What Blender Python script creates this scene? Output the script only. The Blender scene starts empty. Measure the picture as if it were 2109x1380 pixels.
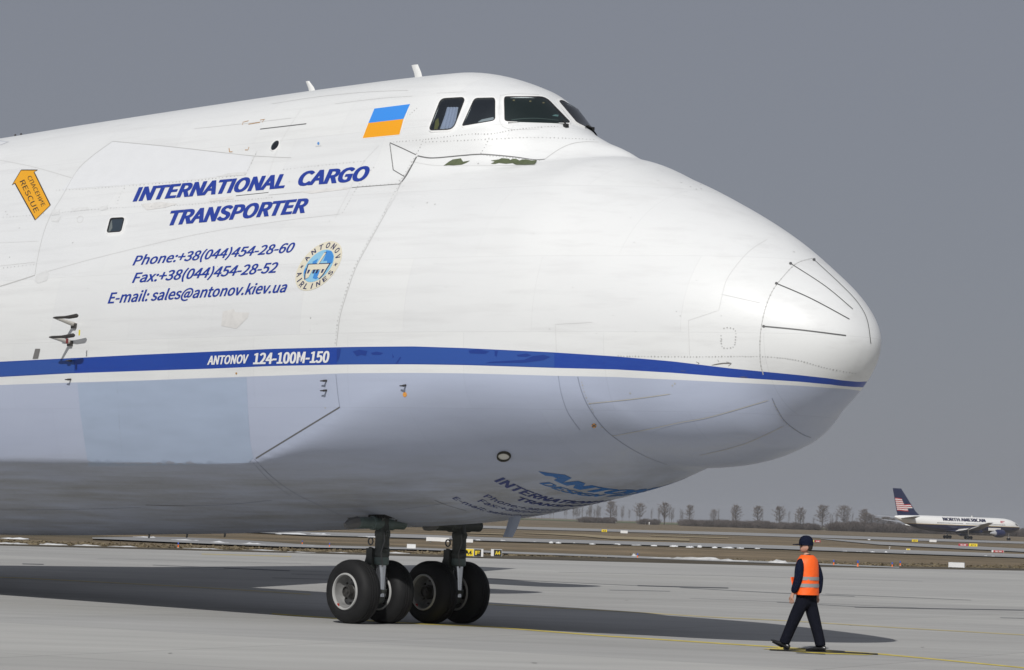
import bpy, bmesh, math, random
import numpy as np
from mathutils import Vector, Matrix, geometry
from mathutils.bvhtree import BVHTree

random.seed(7); rng = np.random.default_rng(7)
C = bpy.context.scene.collection
S = bpy.context.scene

# ------------------------------------------------------------------ camera, light, exposure
W, H = 2109., 1380.                       # pixel frame used for measuring
FPX = 6000.; ROLL = math.radians(1.9); CAMH = 1.95; PITCH = math.atan(374/6000.)
def _cam():
    F = np.array([0, math.cos(PITCH), math.sin(PITCH)]); U0 = np.array([0, -math.sin(PITCH), math.cos(PITCH)])
    R0 = np.array([1., 0, 0]); c, s = math.cos(ROLL), math.sin(ROLL)
    return c*R0+s*U0, -s*R0+c*U0, F
R_, U_, F_ = _cam(); EYE = np.array([0, 0, CAMH])
cd = bpy.data.cameras.new('camera'); cam = bpy.data.objects.new('camera', cd); C.objects.link(cam)
cd.sensor_fit = 'HORIZONTAL'; cd.sensor_width = 36; cd.lens = 36*FPX/W; cd.clip_start = .5; cd.clip_end = 30000
cam.matrix_world = Matrix(((R_[0], U_[0], -F_[0], 0), (R_[1], U_[1], -F_[1], 0), (R_[2], U_[2], -F_[2], CAMH), (0, 0, 0, 1)))
S.camera = cam
SUN_EL, SUN_AZ = math.radians(38.5), math.radians(11.0)     # light travels towards +Y, turned a little to +X
world = bpy.data.worlds.new('World'); S.world = world; world.use_nodes = True
wn = world.node_tree.nodes; wl = world.node_tree.links; wn.clear()
wo = wn.new('ShaderNodeOutputWorld'); bg = wn.new('ShaderNodeBackground'); sky = wn.new('ShaderNodeTexSky')
sky.sky_type = 'NISHITA'; sky.sun_disc = False; sky.sun_elevation = SUN_EL
sky.sun_rotation = math.pi + SUN_AZ
sky.air_density = 1.0; sky.dust_density = 1.0; sky.ozone_density = 1.0; sky.altitude = 100
wl.new(sky.outputs[0], bg.inputs[0]); bg.inputs[1].default_value = .05
veil = wn.new('ShaderNodeBackground'); veil.inputs[0].default_value = (.226, .238, .277, 1); veil.inputs[1].default_value = 1   # even grey overcast veil
mxs = wn.new('ShaderNodeMixShader'); mxs.inputs[0].default_value = .9
wl.new(bg.outputs[0], mxs.inputs[1]); wl.new(veil.outputs[0], mxs.inputs[2]); wl.new(mxs.outputs[0], wo.inputs[0])
sd = bpy.data.lights.new('sun', 'SUN'); sun = bpy.data.objects.new('sun', sd); C.objects.link(sun)
sd.energy = 3.25; sd.angle = math.radians(.5); sd.color = (1, .98, .95)
LDIR = Vector((math.sin(SUN_AZ)*math.cos(SUN_EL), math.cos(SUN_AZ)*math.cos(SUN_EL), -math.sin(SUN_EL)))
sun.rotation_euler = LDIR.to_track_quat('-Z', 'Y').to_euler()
vs = S.view_settings; vs.view_transform = 'Standard'; vs.look = 'None'; vs.gamma = 1; vs.exposure = 0; vs.use_curve_mapping = False
S.cycles.max_bounces = 8

# ------------------------------------------------------------------ projection helpers (numbers measured on the photograph)
def ray(px, py):
    d = F_+((px-W/2)/FPX)*R_-((py-H/2)/FPX)*U_
    return d/np.linalg.norm(d)
def zt(Y):                                  # gentle swell of the airfield beyond the apron
    return float(np.interp(Y, [0, 230, 900, 1300, 2500, 12000], [0, 0, -.8, .65, .9, 1.2]))
def ground(px, py, off=0.):
    d = ray(px, py); z = 0.
    if d[2] >= -1e-5: d = d.copy(); d[2] = -1e-5
    lo, hi = 5., 12000.
    for _ in range(50):
        m = (lo+hi)/2; zz = CAMH+d[2]/d[1]*m
        if zz > zt(m)+off: lo = m
        else: hi = m
    Y = (lo+hi)/2
    return Vector((d[0]/d[1]*Y, Y, zt(Y)+off))

# ------------------------------------------------------------------ materials
MATS = {}
def mat(name, col=(.5, .5, .5), rough=.5, metal=0., spec=.5, noise=0., nscale=4., coat=0., bump=0., bscale=20., stretch=(1, 1, 1), alpha=1., trans=0.):
    if name in MATS: return MATS[name]
    m = bpy.data.materials.new(name); m.use_nodes = True; nt = m.node_tree; b = nt.nodes['Principled BSDF']
    b.inputs['Base Color'].default_value = (*col, 1); b.inputs['Roughness'].default_value = rough
    b.inputs['Metallic'].default_value = metal; b.inputs['Specular IOR Level'].default_value = spec
    b.inputs['Coat Weight'].default_value = coat
    if trans: b.inputs['Transmission Weight'].default_value = trans
    if noise or bump:
        tc = nt.nodes.new('ShaderNodeTexCoord'); mp = nt.nodes.new('ShaderNodeMapping'); mp.inputs['Scale'].default_value = stretch
        nt.links.new(tc.outputs['Object'], mp.inputs[0])
    if noise:
        n = nt.nodes.new('ShaderNodeTexNoise'); n.inputs['Scale'].default_value = nscale; n.inputs['Detail'].default_value = 6
        nt.links.new(mp.outputs[0], n.inputs['Vector'])
        r = nt.nodes.new('ShaderNodeMapRange'); r.inputs[1].default_value = .25; r.inputs[2].default_value = .75
        r.inputs[3].default_value = 1-noise; r.inputs[4].default_value = 1+noise
        nt.links.new(n.outputs[0], r.inputs[0])
        mx = nt.nodes.new('ShaderNodeMix'); mx.data_type = 'RGBA'; mx.blend_type = 'MULTIPLY'; mx.inputs[0].default_value = 1
        mx.inputs[6].default_value = (*col, 1); nt.links.new(r.outputs[0], mx.inputs[7]); nt.links.new(mx.outputs[2], b.inputs['Base Color'])
    if bump:
        n2 = nt.nodes.new('ShaderNodeTexNoise'); n2.inputs['Scale'].default_value = bscale; n2.inputs['Detail'].default_value = 5
        nt.links.new(mp.outputs[0], n2.inputs['Vector'])
        bp = nt.nodes.new('ShaderNodeBump'); bp.inputs['Strength'].default_value = bump; bp.inputs['Distance'].default_value = .02
        nt.links.new(n2.outputs[0], bp.inputs['Height']); nt.links.new(bp.outputs[0], b.inputs['Normal'])
    MATS[name] = m; return m

# ------------------------------------------------------------------ object helpers
def obj(name, v, f, m=None, parent=None, smooth=True, normals=None, link=True, loc=None):
    me = bpy.data.meshes.new(name); me.from_pydata([tuple(map(float, a)) for a in v], [], [tuple(map(int, a)) for a in f])
    if smooth: me.polygons.foreach_set('use_smooth', [True]*len(me.polygons))
    me.update()
    if normals is not None: me.normals_split_custom_set_from_vertices([tuple(map(float, n)) for n in normals])
    o = bpy.data.objects.new(name, me)
    for mm in (m if isinstance(m, (list, tuple)) else [m]):
        if mm: me.materials.append(mm)
    if link: C.objects.link(o)
    if parent: o.parent = parent
    if loc is not None: o.location = loc
    return o
def tag(o, label=None, cat=None, group=None, kind=None):
    if label: o['label'] = label
    if cat: o['category'] = cat
    if group: o['group'] = group
    if kind: o['kind'] = kind
    return o
def thing(name, label, cat, loc=(0, 0, 0), rz=0., group=None):
    o = bpy.data.objects.new(name, None); C.objects.link(o); o.empty_display_size = .2
    o.location = loc; o.rotation_euler = (0, 0, rz); return tag(o, label, cat, group)
def copy_tree(o, parent=None):
    c = o.copy(); C.objects.link(c)
    if parent: c.parent = parent
    for ch in o.children: copy_tree(ch, c)
    return c
class MB:
    """collects shapes in one mesh"""
    def __init__(s): s.v = []; s.f = []
    def add(s, v, f):
        k = len(s.v); s.v += [tuple(a) for a in v]; s.f += [tuple(i+k for i in a) for a in f]; return s
    def box(s, c, d, rot=None):
        c = Vector(c); M = rot or Matrix.Identity(3)
        v = [c+M@Vector((x*d[0]/2, y*d[1]/2, z*d[2]/2)) for x in (-1, 1) for y in (-1, 1) for z in (-1, 1)]
        return s.add(v, [(0, 1, 3, 2), (4, 6, 7, 5), (0, 4, 5, 1), (2, 3, 7, 6), (0, 2, 6, 4), (1, 5, 7, 3)])
    def tube(s, pts, r, n=8, cap=True):
        pts = [Vector(p) for p in pts]; rr = r if isinstance(r, (list, tuple)) else [r]*len(pts)
        v = []; f = []; up = None
        for i, p in enumerate(pts):
            t = (pts[min(i+1, len(pts)-1)]-pts[max(i-1, 0)]).normalized()
            if up is None: up = Vector((0, 0, 1)) if abs(t.z) < .9 else Vector((1, 0, 0))
            a = t.cross(up).normalized(); b = a.cross(t).normalized(); up = b
            v += [p+rr[i]*(math.cos(2*math.pi*k/n)*a+math.sin(2*math.pi*k/n)*b) for k in range(n)]
        for i in range(len(pts)-1):
            f += [(i*n+k, i*n+(k+1) % n, (i+1)*n+(k+1) % n, (i+1)*n+k) for k in range(n)]
        if cap: f += [tuple(range(n))[::-1], tuple(range((len(pts)-1)*n, len(pts)*n))]
        return s.add(v, f)
    def lathe(s, prof, n=40, axis='y', c=(0, 0, 0)):
        """prof: (axial, radius)"""
        v = []; f = []
        for a, r in prof:
            for k in range(n):
                x, y = r*math.cos(2*math.pi*k/n), r*math.sin(2*math.pi*k/n)
                p = {'y': (x, a, y), 'z': (x, y, a), 'x': (a, x, y)}[axis]
                v.append((p[0]+c[0], p[1]+c[1], p[2]+c[2]))
        for i in range(len(prof)-1):
            f += [(i*n+k, i*n+(k+1) % n, (i+1)*n+(k+1) % n, (i+1)*n+k) for k in range(n)]
        return s.add(v, f)
    def build(s, name, m, parent=None, smooth=True, loc=None, auto=35):
        o = obj(name, s.v, s.f, m, parent, smooth, loc=loc)
        bm = bmesh.new(); bm.from_mesh(o.data); bmesh.ops.recalc_face_normals(bm, faces=bm.faces)
        if smooth and auto:
            for e in bm.edges:
                if len(e.link_faces) == 2 and e.calc_face_angle(0) > math.radians(auto): e.smooth = False
        bm.to_mesh(o.data); bm.free()
        return o

# ------------------------------------------------------------------ the freighter's hull
HP = dict(
  TIP=10.36,
  hs=[-60, -14, -9, -5, -2, 0, 1.5, 3, 4, 4.6, 5.2, 5.8],
  hz=[9.5618, 9.5033, 9.6049, 9.6808, 9.7236, 9.734, 9.7176, 9.3643, 8.6151, 8.3237, 8.0717, 7.2],
  hw_s=[-60, 0, 2.0, 3.0, 4.0, 4.8, 5.4, 5.8],
  hw=[1.95, 1.9, 1.82, 1.62, 1.25, 0.85, 0.5, 0.25],
  as_=[-60, -3, 0, 2.1, 4, 5.2131, 6.2785, 7.3439, 8.4093, 9.25, 9.6, 9.9, 10.01, 10.24, 10.33, 10.36],
  az=[8.2, 8.2, 8.2, 8.15, 8.0, 7.9874, 7.646, 7.1973, 6.6577, 6.1068, 5.8588, 5.6011, 5.4882, 5.1797, 4.9758, 4.8],
  aw=[3.6, 3.6, 3.6, 3.55, 3.3, 3.0, 2.65, 2.25, 1.8, 1.3665, 1.1539, 0.9222, 0.8163, 0.5062, 0.2726, 0.0],
  ac=[4.9, 4.9, 4.9, 4.9, 4.95, 4.95, 4.95, 4.95, 4.9, 4.9, 4.8827, 4.8644, 4.8562, 4.8329, 4.8164, 4.8],
  chin=[6.8395, 4.3133, 2.55, 2.02, 1.4778],
  ks=[-60, -14, -6, -2, 0, 1, 2, 4, 5.5327, 6.5981, 7.6636, 8.729, 9.25, 9.6, 9.9, 10.01, 10.24, 10.33, 10.36],
  kz=[1.5, 1.2117, 1.4114, 1.5903, 1.6982, 1.7555, 1.8411, 2.1533, 2.4726, 2.83, 3.02, 3.134, 3.4989, 3.7458, 4.0024, 4.1148, 4.4219, 4.625, 4.8],
)
TH = math.radians(45.5)
FW = np.array([math.cos(TH), -math.sin(TH), 0]); SB = np.array([-math.sin(TH), -math.cos(TH), 0])
G0 = np.array([-1.82731, 52.06950, 0.])
def pchip(x,y,q):
    x=np.asarray(x,float);y=np.asarray(y,float);h=np.diff(x);dl=np.diff(y)/h
    m=np.zeros_like(y)
    for i in range(1,len(x)-1):
        if dl[i-1]*dl[i]>0:
            w1=2*h[i]+h[i-1];w2=h[i]+2*h[i-1]; m[i]=(w1+w2)/(w1/dl[i-1]+w2/dl[i])
    m[0]=dl[0];m[-1]=dl[-1]
    q=np.clip(q,x[0],x[-1]); k=np.clip(np.searchsorted(x,q)-1,0,len(x)-2)
    t=(q-x[k])/h[k]
    return (2*t**3-3*t**2+1)*y[k]+(t**3-2*t**2+t)*h[k]*m[k]+(-2*t**3+3*t**2)*y[k+1]+(t**3-t**2)*h[k]*m[k+1]
def smax(a,b,k): 
    h=np.clip(0.5+0.5*(a-b)/k,0,1); return b+(a-b)*h+k*h*(1-h)
def smin(a,b,k): return -smax(-a,-b,k)
def build(p):
    TIP=p['TIP']
    q=lambda s: np.sqrt(np.clip(TIP-np.asarray(s,float),0,None))
    def prof(S,Z):
        qq=q(S)[::-1]; zz=np.asarray(Z)[::-1]
        return lambda s: pchip(qq,zz,q(s))
    return dict(hz=lambda s:pchip(p['hs'],p['hz'],s), hw=lambda s:pchip(p['hw_s'],p['hw'],s),
      az=prof(p['as_'],p['az']), aw=prof(p['as_'],p['aw']), ac=prof(p['as_'],p['ac']), kz=prof(p['ks'],p['kz']), TIP=TIP,
      chin=p['chin'])
def sect(f,s,t,z):
    t=np.abs(t)
    az,aw,ac,kz=f['az'](s),np.maximum(f['aw'](s),1e-3),f['ac'](s),f['kz'](s)
    sm=lambda v: np.clip(v,0,1)**2*(3-2*np.clip(v,0,1))
    aft=sm((7.8-s)/4.2)                     # 1: flat-sided hull with a belly plane, 0: egg-shaped nose
    n=2.0+0.15*aft
    hu=np.maximum(az-ac,1e-3)
    hl_r=np.maximum(ac-kz,1e-3); hl=hl_r*(1-aft)+4.6*aft
    h=np.where(z>ac,hu,hl); nn=np.where(z>ac,n,2.0+(.3-.15*aft)*sm((9.6-s)/2.))
    g=((t/aw)**nn+(np.abs(z-ac)/h)**nn)**(1/nn)
    fA=(g-1)*np.minimum(aw,(az-kz)/2)
    zc=np.maximum(pchip([-60,-.8,1.3,3.0,4.4,5.6,6.6,8.5],[2.69,2.695,2.98,3.28,3.48,3.62,3.8,4.2],s),kz+.7)
    belly=kz+(zc-kz)*(t/(3.25-.65*sm((s-1)/6.)))**(1.55+.65*sm((s+.5)/3.5))
    fB=belly-z
    kk=0.02+0.36*sm((s+.7)/5.)*sm((8.2-s)/2.)
    fm=smax(fA,fB,kk)
    # chin radome bulge
    cs,cz,ca,cb,cc=f['chin']
    e=(np.abs(s-cs)/ca)**2.3+(t/cb)**2.3+(np.abs(z-cz)/cc)**2.3
    fD=(e**(1/2.3)-1)*cc
    fm=smin(fm,fD,0.10)
    hz,hw=f['hz'](s),f['hw'](s)
    hc=hz-1.75; 
    gH=((t/hw)**2.15+(np.abs(z-hc)/1.75)**2.15)**(1/2.15)
    gH=np.where(z<hc, ((t/hw)**6+(np.clip(hc-z,0,None)/2.2)**6)**(1/6.), gH)
    fH=(gH-1)*1.5
    kh=np.interp(s,[-60,-2,1.5,3.0,6],[0.9,0.9,0.6,0.25,0.15])
    fH=np.where(s>5.8,9,fH)
    return smin(fm,fH,kh)
HF = build(HP); TIP = HP['TIP']
def to_local(P):
    d = np.asarray(P, float)-G0
    return np.stack([d@FW, -(d@SB), d[..., 2]], -1)       # x forward, y port, z up
def to_world(L):
    L = np.asarray(L, float)
    return G0+L[..., 0:1]*FW-L[..., 1:2]*SB+L[..., 2:3]*np.array([0, 0, 1.])
def grad(L):
    L = np.asarray(L, float); e = .004; g = []
    for ax in range(3):
        d = np.zeros(3); d[ax] = e
        a, b = L+d, L-d
        g.append(sect(HF, np.minimum(a[..., 0], TIP), a[..., 1], a[..., 2])-sect(HF, np.minimum(b[..., 0], TIP), b[..., 1], b[..., 2]))
    g = np.stack(g, -1); g[..., 0] = np.where(L[..., 0] > TIP-.03, 1, g[..., 0])
    return g/np.maximum(np.linalg.norm(g, axis=-1, keepdims=True), 1e-9)
def half_ring(Sa, NA):
    phi = np.linspace(0, np.pi, NA); s = Sa[:, None]+0*phi[None]; c0 = HF['ac'](Sa)[:, None]+0*phi
    dt = np.sin(phi)[None]+0*s; dz = -np.cos(phi)[None]+0*s
    lo = np.zeros_like(s); hi = np.full_like(s, 7.5)
    for _ in range(26):
        m = (lo+hi)/2; ins = sect(HF, s, dt*m, c0+dz*m) < 0
        lo = np.where(ins, m, lo); hi = np.where(ins, hi, m)
    r = (lo+hi)/2
    return s, dt*r, c0+dz*r
S_SEAM, S_RAD = 2.05, 9.31
NA = 150
def tail(s, t, z):                           # taper of the rear fuselage, far out of frame
    q = np.clip((-36-s)/22., 0, 1)[:, None]; k = 1-q**1.6*.93
    return t*k, 6.2+(z-6.2)*k+q**1.4*1.6
def loft(Sa):
    s, t, z = half_ring(Sa, NA); t, z = tail(Sa, t, z)
    V = np.concatenate([np.stack([s, -t, z], -1), np.stack([s, t, z], -1)[:, 1:-1][:, ::-1]], 1)   # starboard half then port half
    n = V.shape[1]; R = len(Sa); idx = np.arange(R*n).reshape(R, n)
    a = idx[:-1]; b = idx[1:]
    F = np.stack([a, np.roll(a, -1, 1), np.roll(b, -1, 1), b], -1).reshape(-1, 4)
    return V.reshape(-1, 3), F
# paint edges: height of grey/white, white/blue and blue/white borders along the body
EDGE_G = [(0, 793), (145, 788), (290, 783.7), (435, 778), (560, 774), (705, 769), (850, 768), (958, 769), (1140, 774), (1268, 776.5), (1387, 782), (1505, 787.7), (1650, 794.8), (1705, 799), (1749, 802), (1766, 804)]
EDGE_B0 = [(0, 776.5), (145, 769), (290, 764), (435, 759.4), (560, 754), (705, 751), (850, 750.4), (958, 752), (1140, 757.8), (1268, 761), (1387, 768), (1505, 777), (1650, 786.5), (1705, 791.7), (1749, 796.5), (1770, 797)]
EDGE_B1 = [(0, 745), (145, 737.7), (290, 730.5), (435, 724.3), (560, 718.5), (705, 715), (850, 713.5), (958, 717), (1140, 725.8), (1268, 734), (1387, 744.5), (1505, 758.8), (1650, 773), (1705, 779), (1749, 785), (1778, 786)]
Sa1 = np.concatenate([np.linspace(-58, -17.5, 24), np.linspace(-17, S_SEAM, 170)])
Sa2 = np.linspace(S_SEAM, S_RAD, 120)
q_ = np.linspace(math.sqrt(TIP-S_RAD), .02, 46); Sa3 = TIP-q_**2
parts = []
for Sa in (Sa1, Sa2, Sa3): parts.append(loft(Sa))
allV = np.concatenate([p[0] for p in parts]); off = np.cumsum([0]+[len(p[0]) for p in parts])
WV = to_world(allV)
BVH = BVHTree.FromPolygons([Vector(v) for v in WV], [tuple(int(i)+int(off[k]) for i in f) for k in range(3) for f in parts[k][1]])
def cast(px, py):
    h = BVH.ray_cast(Vector(EYE), Vector(ray(px, py)))
    return None if h[0] is None else np.array(h[0])
def cast_many(pts):
    """pixels measured on the photo -> points on the hull (aircraft coordinates) + normals; misses come back as nan"""
    P = np.array([(lambda c: c if c is not None else (np.nan,)*3)(cast(*p)) for p in pts], float)
    L = to_local(P); ok = ~np.isnan(L[:, 0]); N = np.zeros_like(L); N[ok] = grad(L[ok]); N[~ok] = (0, -1, 0)
    return L, N, ok
def edge_curve(pts):
    L, N, ok = cast_many(pts); L = L[ok]; o = np.argsort(L[:, 0]); L = L[o]
    return lambda s: np.interp(s, L[:, 0], L[:, 2])
ZG, ZB0, ZB1 = edge_curve(EDGE_G), edge_curve(EDGE_B0), edge_curve(EDGE_B1)

def hull_material():
    m = bpy.data.materials.new('aircraft_paint'); m.use_nodes = True; nt = m.node_tree; N, Lk = nt.nodes, nt.links
    b = N['Principled BSDF']
    def math_(op, a, bb=None, c=None):
        n = N.new('ShaderNodeMath'); n.operation = op
        for i, x in enumerate((a, bb, c)):
            if x is None: continue
            if isinstance(x, (int, float)): n.inputs[i].default_value = x
            else: Lk.new(x, n.inputs[i])
        return n.outputs[0]
    def mix(f, a, bb, mode='MIX'):
        n = N.new('ShaderNodeMix'); n.data_type = 'RGBA'; n.blend_type = mode
        for i, x in ((0, f), (6, a), (7, bb)):
            if isinstance(x, (int, float)): n.inputs[i].default_value = x
            elif isinstance(x, tuple): n.inputs[i].default_value = (*x, 1)
            else: Lk.new(x, n.inputs[i])
        return n.outputs[2]
    def noise(vec, sc, det=5, rough=.55):
        n = N.new('ShaderNodeTexNoise'); n.inputs['Scale'].default_value = sc; n.inputs['Detail'].default_value = det
        n.inputs['Roughness'].default_value = rough; Lk.new(vec, n.inputs['Vector']); return n.outputs[0]
    def rng_(x, a, bb, c, d):
        n = N.new('ShaderNodeMapRange'); Lk.new(x, n.inputs[0])
        for i, q in enumerate((a, bb, c, d)): n.inputs[i+1].default_value = q
        return n.outputs[0]
    at = N.new('ShaderNodeAttribute'); at.attribute_name = 'bands'; sp = N.new('ShaderNodeSeparateColor'); Lk.new(at.outputs['Color'], sp.inputs[0])
    tc = N.new('ShaderNodeTexCoord')
    def mapped(sc):
        mp = N.new('ShaderNodeMapping'); mp.inputs['Scale'].default_value = sc; Lk.new(tc.outputs['Object'], mp.inputs[0]); return mp.outputs[0]
    grey = math_('LESS_THAN', sp.outputs[0], 0.); blue = math_('MULTIPLY', math_('GREATER_THAN', sp.outputs[1], 0.), math_('LESS_THAN', sp.outputs[2], 0.))
    n_big = noise(mapped((.35, .35, .8)), 1.2); n_str = noise(mapped((.16, 1, 3.)), 2.2, 7, .6); n_fine = noise(mapped((1.5, 1.5, 5)), 6, 6, .65)
    white = mix(rng_(n_big, .3, .7, 0, 1), (.755, .762, .755), (.725, .733, .729))
    white = mix(math_('MULTIPLY', rng_(n_str, .50, .70, 0, 1), .42), white, (.62, .62, .615))
    white = mix(math_('MULTIPLY', rng_(n_fine, .58, .75, 0, 1), .18), white, (.55, .55, .54))
    gr = mix(rng_(n_big, .3, .7, 0, 1), (.425, .47, .595), (.445, .49, .61))
    gr = mix(math_('MULTIPLY', rng_(n_str, .5, .7, 0, 1), .35), gr, (.38, .42, .53))
    sx = N.new('ShaderNodeSeparateXYZ'); Lk.new(tc.outputs['Object'], sx.inputs[0])
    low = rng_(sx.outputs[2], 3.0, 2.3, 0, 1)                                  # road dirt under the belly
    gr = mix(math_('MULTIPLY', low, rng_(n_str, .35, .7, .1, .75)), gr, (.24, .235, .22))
    bl = mix(rng_(n_fine, .3, .7, 0, 1), (.011, .050, .32), (.014, .062, .345))
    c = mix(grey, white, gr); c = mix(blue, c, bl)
    cx = N.new('ShaderNodeCombineXYZ'); Lk.new(sx.outputs[0], cx.inputs[0]); Lk.new(sx.outputs[2], cx.inputs[1])        # skin panels differ a little in tone
    bt = N.new('ShaderNodeTexBrick'); bt.offset = .5; bt.inputs['Scale'].default_value = 1; bt.inputs['Brick Width'].default_value = 2.35; bt.inputs['Row Height'].default_value = 1.22; bt.inputs['Mortar Size'].default_value = .004
    bt.inputs['Color1'].default_value = (1.012, 1.012, 1.008, 1); bt.inputs['Color2'].default_value = (.972, .974, .98, 1); bt.inputs['Mortar'].default_value = (.90, .90, .90, 1); Lk.new(cx.outputs[0], bt.inputs['Vector']); c = mix(1., c, bt.outputs[0], 'MULTIPLY')
    Lk.new(c, b.inputs['Base Color'])
    Lk.new(rng_(n_fine, .3, .7, .36, .52), b.inputs['Roughness']); b.inputs['Coat Weight'].default_value = .10; b.inputs['Coat Roughness'].default_value = .12
    bp = N.new('ShaderNodeBump'); bp.inputs['Strength'].default_value = .07; bp.inputs['Distance'].default_value = .05
    Lk.new(noise(mapped((.8, 1, 1.3)), 1.6, 2), bp.inputs['Height']); Lk.new(bp.outputs[0], b.inputs['Normal'])
    return m
M_HULL = hull_material(); MATS['hull'] = M_HULL
AC = thing('cargo_aircraft', 'huge white and grey freighter with a blue stripe and drooping nose taxiing on the apron', 'cargo aircraft', Vector(G0), -TH)
NRM = np.concatenate([np.concatenate([grad(parts[k][0])]) for k in range(3)])
def smooth_tail(V, Nn): return Nn
for k, nm in enumerate(('fuselage', 'nose_visor', 'radome')):
    V, F = parts[k]; Nn = grad(V)
    if k == 0:
        far = V[:, 0] < -35; r = V-np.array([0, 0, 6.4]); r[:, 0] = 0; r[far] /= np.maximum(np.linalg.norm(r[far], axis=1, keepdims=True), 1e-6); Nn[far] = r[far]
    if k == 2:
        V = np.concatenate([V, [[TIP, 0, HP['az'][-1]]]]); Nn = np.concatenate([Nn, [[1, 0, 0]]]); n = NA*2-2; last = len(V)-1-n
        Fl = [tuple(f) for f in F]+[(last+i, last+(i+1) % n, len(V)-1) for i in range(n)]
    else: Fl = [tuple(f) for f in F]
    if k == 0:                                   # close the tail end
        Fl = Fl+[tuple(range(NA*2-2))]
    i0, i1, i2 = Fl[len(Fl)//2-20][:3]
    if np.cross(V[i1]-V[i0], V[i2]-V[i0])@Nn[i0] < 0: Fl = [f[::-1] for f in Fl]
    me_o = obj(nm, V, Fl, M_HULL, AC, True, Nn if k < 2 else None)
    a = me_o.data.attributes.new('bands', 'FLOAT_COLOR', 'POINT')
    col = np.ones((len(V), 4), np.float32); s_ = V[:, 0]; z_ = V[:, 2]
    col[:, 0] = z_-ZG(s_); col[:, 1] = z_-ZB0(s_); col[:, 2] = z_-ZB1(s_)
    a.data.foreach_set('color', col.ravel())
# ------------------------------------------------------------------ things painted or fixed on the skin
def skin_obj(name, pix, faces, m, off=.004, parent=AC, offs=None):
    L, N, ok = cast_many(pix)
    good = [f for f in faces if all(ok[i] for i in f)]
    L = np.where(ok[:, None], L, np.array([0, 0, 5.]))
    V = L+N*(np.array(offs)[:, None] if offs is not None else off)
    # keep the winding outwards
    fl = []
    for f in good:
        n = np.cross(V[f[1]]-V[f[0]], V[f[2]]-V[f[0]]); fl.append(f if n@N[f[0]] >= 0 else f[::-1])
    used = sorted({i for f in fl for i in f}); mp = {u: i for i, u in enumerate(used)}
    if not used: return None
    return obj(name, V[used], [tuple(mp[i] for i in f) for f in fl], m, parent, True, N[used])
def fill2d(loops, maxlen):
    bm = bmesh.new()
    for lp in loops:
        vs_ = [bm.verts.new((x, y, 0)) for x, y in lp]
        for i in range(len(vs_)): bm.edges.new((vs_[i], vs_[(i+1) % len(vs_)]))
    bmesh.ops.triangle_fill(bm, edges=bm.edges[:], use_beauty=True)
    return refine(bm, maxlen)
def refine(bm, maxlen):
    for _ in range(7):
        lg = [e for e in bm.edges if e.calc_length() > maxlen]
        if not lg: break
        bmesh.ops.subdivide_edges(bm, edges=lg, cuts=1); bmesh.ops.triangulate(bm, faces=bm.faces[:])
    bm.verts.ensure_lookup_table(); bm.verts.index_update()
    v = [(a.co.x, a.co.y) for a in bm.verts]; f = [tuple(x.index for x in q.verts) for q in bm.faces]; bm.free()
    return v, f
def skin_fill(name, pts, m, off=.004, maxlen=12, parent=AC, holes=()):
    v, f = fill2d([pts]+list(holes), maxlen); return skin_obj(name, v, f, m, off, parent)
def resample(pts, step):
    out = [];
    for (x0, y0), (x1, y1) in zip(pts[:-1], pts[1:]):
        n = max(1, int(math.hypot(x1-x0, y1-y0)/step))
        out += [(x0+(x1-x0)*i/n, y0+(y1-y0)*i/n) for i in range(n)]
    return out+[pts[-1]]
def spline(pts, step=6):
    if len(pts) < 3: return resample(pts, step)
    P = np.array([pts[0]]+list(pts)+[pts[-1]], float); out = []
    for i in range(1, len(P)-2):
        n = max(1, int(np.hypot(*(P[i+1]-P[i]))/step))
        for k in range(n):
            t = k/n; a, b, c, d = P[i-1:i+3]
            out.append(tuple(.5*((2*b)+(-a+c)*t+(2*a-5*b+4*c-d)*t*t+(-a+3*b-3*c+d)*t**3)))
    return out+[tuple(pts[-1])]
def skin_ribbon(name, pts, w, m, off=.004, parent=AC, curve=True, step=7, taper=False):
    L, N, ok = cast_many(spline(pts, step) if curve else resample(pts, step)); L, N = L[ok], N[ok]
    if len(L) < 2: return None
    T = np.gradient(L, axis=0); B = np.cross(N, T); B /= np.linalg.norm(B, axis=1, keepdims=True)
    ww = np.full(len(L), w/2)
    if taper: ww *= np.clip(np.minimum(np.arange(len(L)), np.arange(len(L))[::-1])/2.+.25, 0, 1)
    V = np.concatenate([L-B*ww[:, None], L+B*ww[:, None]])+np.concatenate([N, N])*off; n = len(L)
    return obj(name, V, [(i, i+1, n+i+1, n+i) for i in range(n-1)], m, parent, True, np.concatenate([N, N]))
DOTS = []
def dots(pts, every=4.4, r=.011, jitter=.5):
    P = spline(pts, 2.); acc = 0; prev = P[0]
    for p in P:
        acc += math.hypot(p[0]-prev[0], p[1]-prev[1]); prev = p
        if acc >= every: acc = 0; DOTS.append((p[0]+random.uniform(-jitter, jitter)*.5, p[1]+random.uniform(-jitter, jitter)*.5, r*random.uniform(.7, 1.25)))
def flush_dots(name, m, parent=AC):
    L, N, ok = cast_many([(d[0], d[1]) for d in DOTS]); mb = MB(); nn = []
    for (l, n, o, d) in zip(L, N, ok, DOTS):
        if not o: continue
        a = np.cross(n, (0, 0, 1.)) if abs(n[2]) < .9 else np.cross(n, (1., 0, 0)); a /= np.linalg.norm(a); b = np.cross(n, a)
        mb.add([l+n*.004+d[2]*(math.cos(k*math.pi/3)*a+math.sin(k*math.pi/3)*b) for k in range(6)], [tuple(range(6))]); nn += [n]*6
    DOTS.clear(); o = obj(name, mb.v, mb.f, m, parent, True, nn); o['kind'] = 'stuff'; return o

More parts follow.
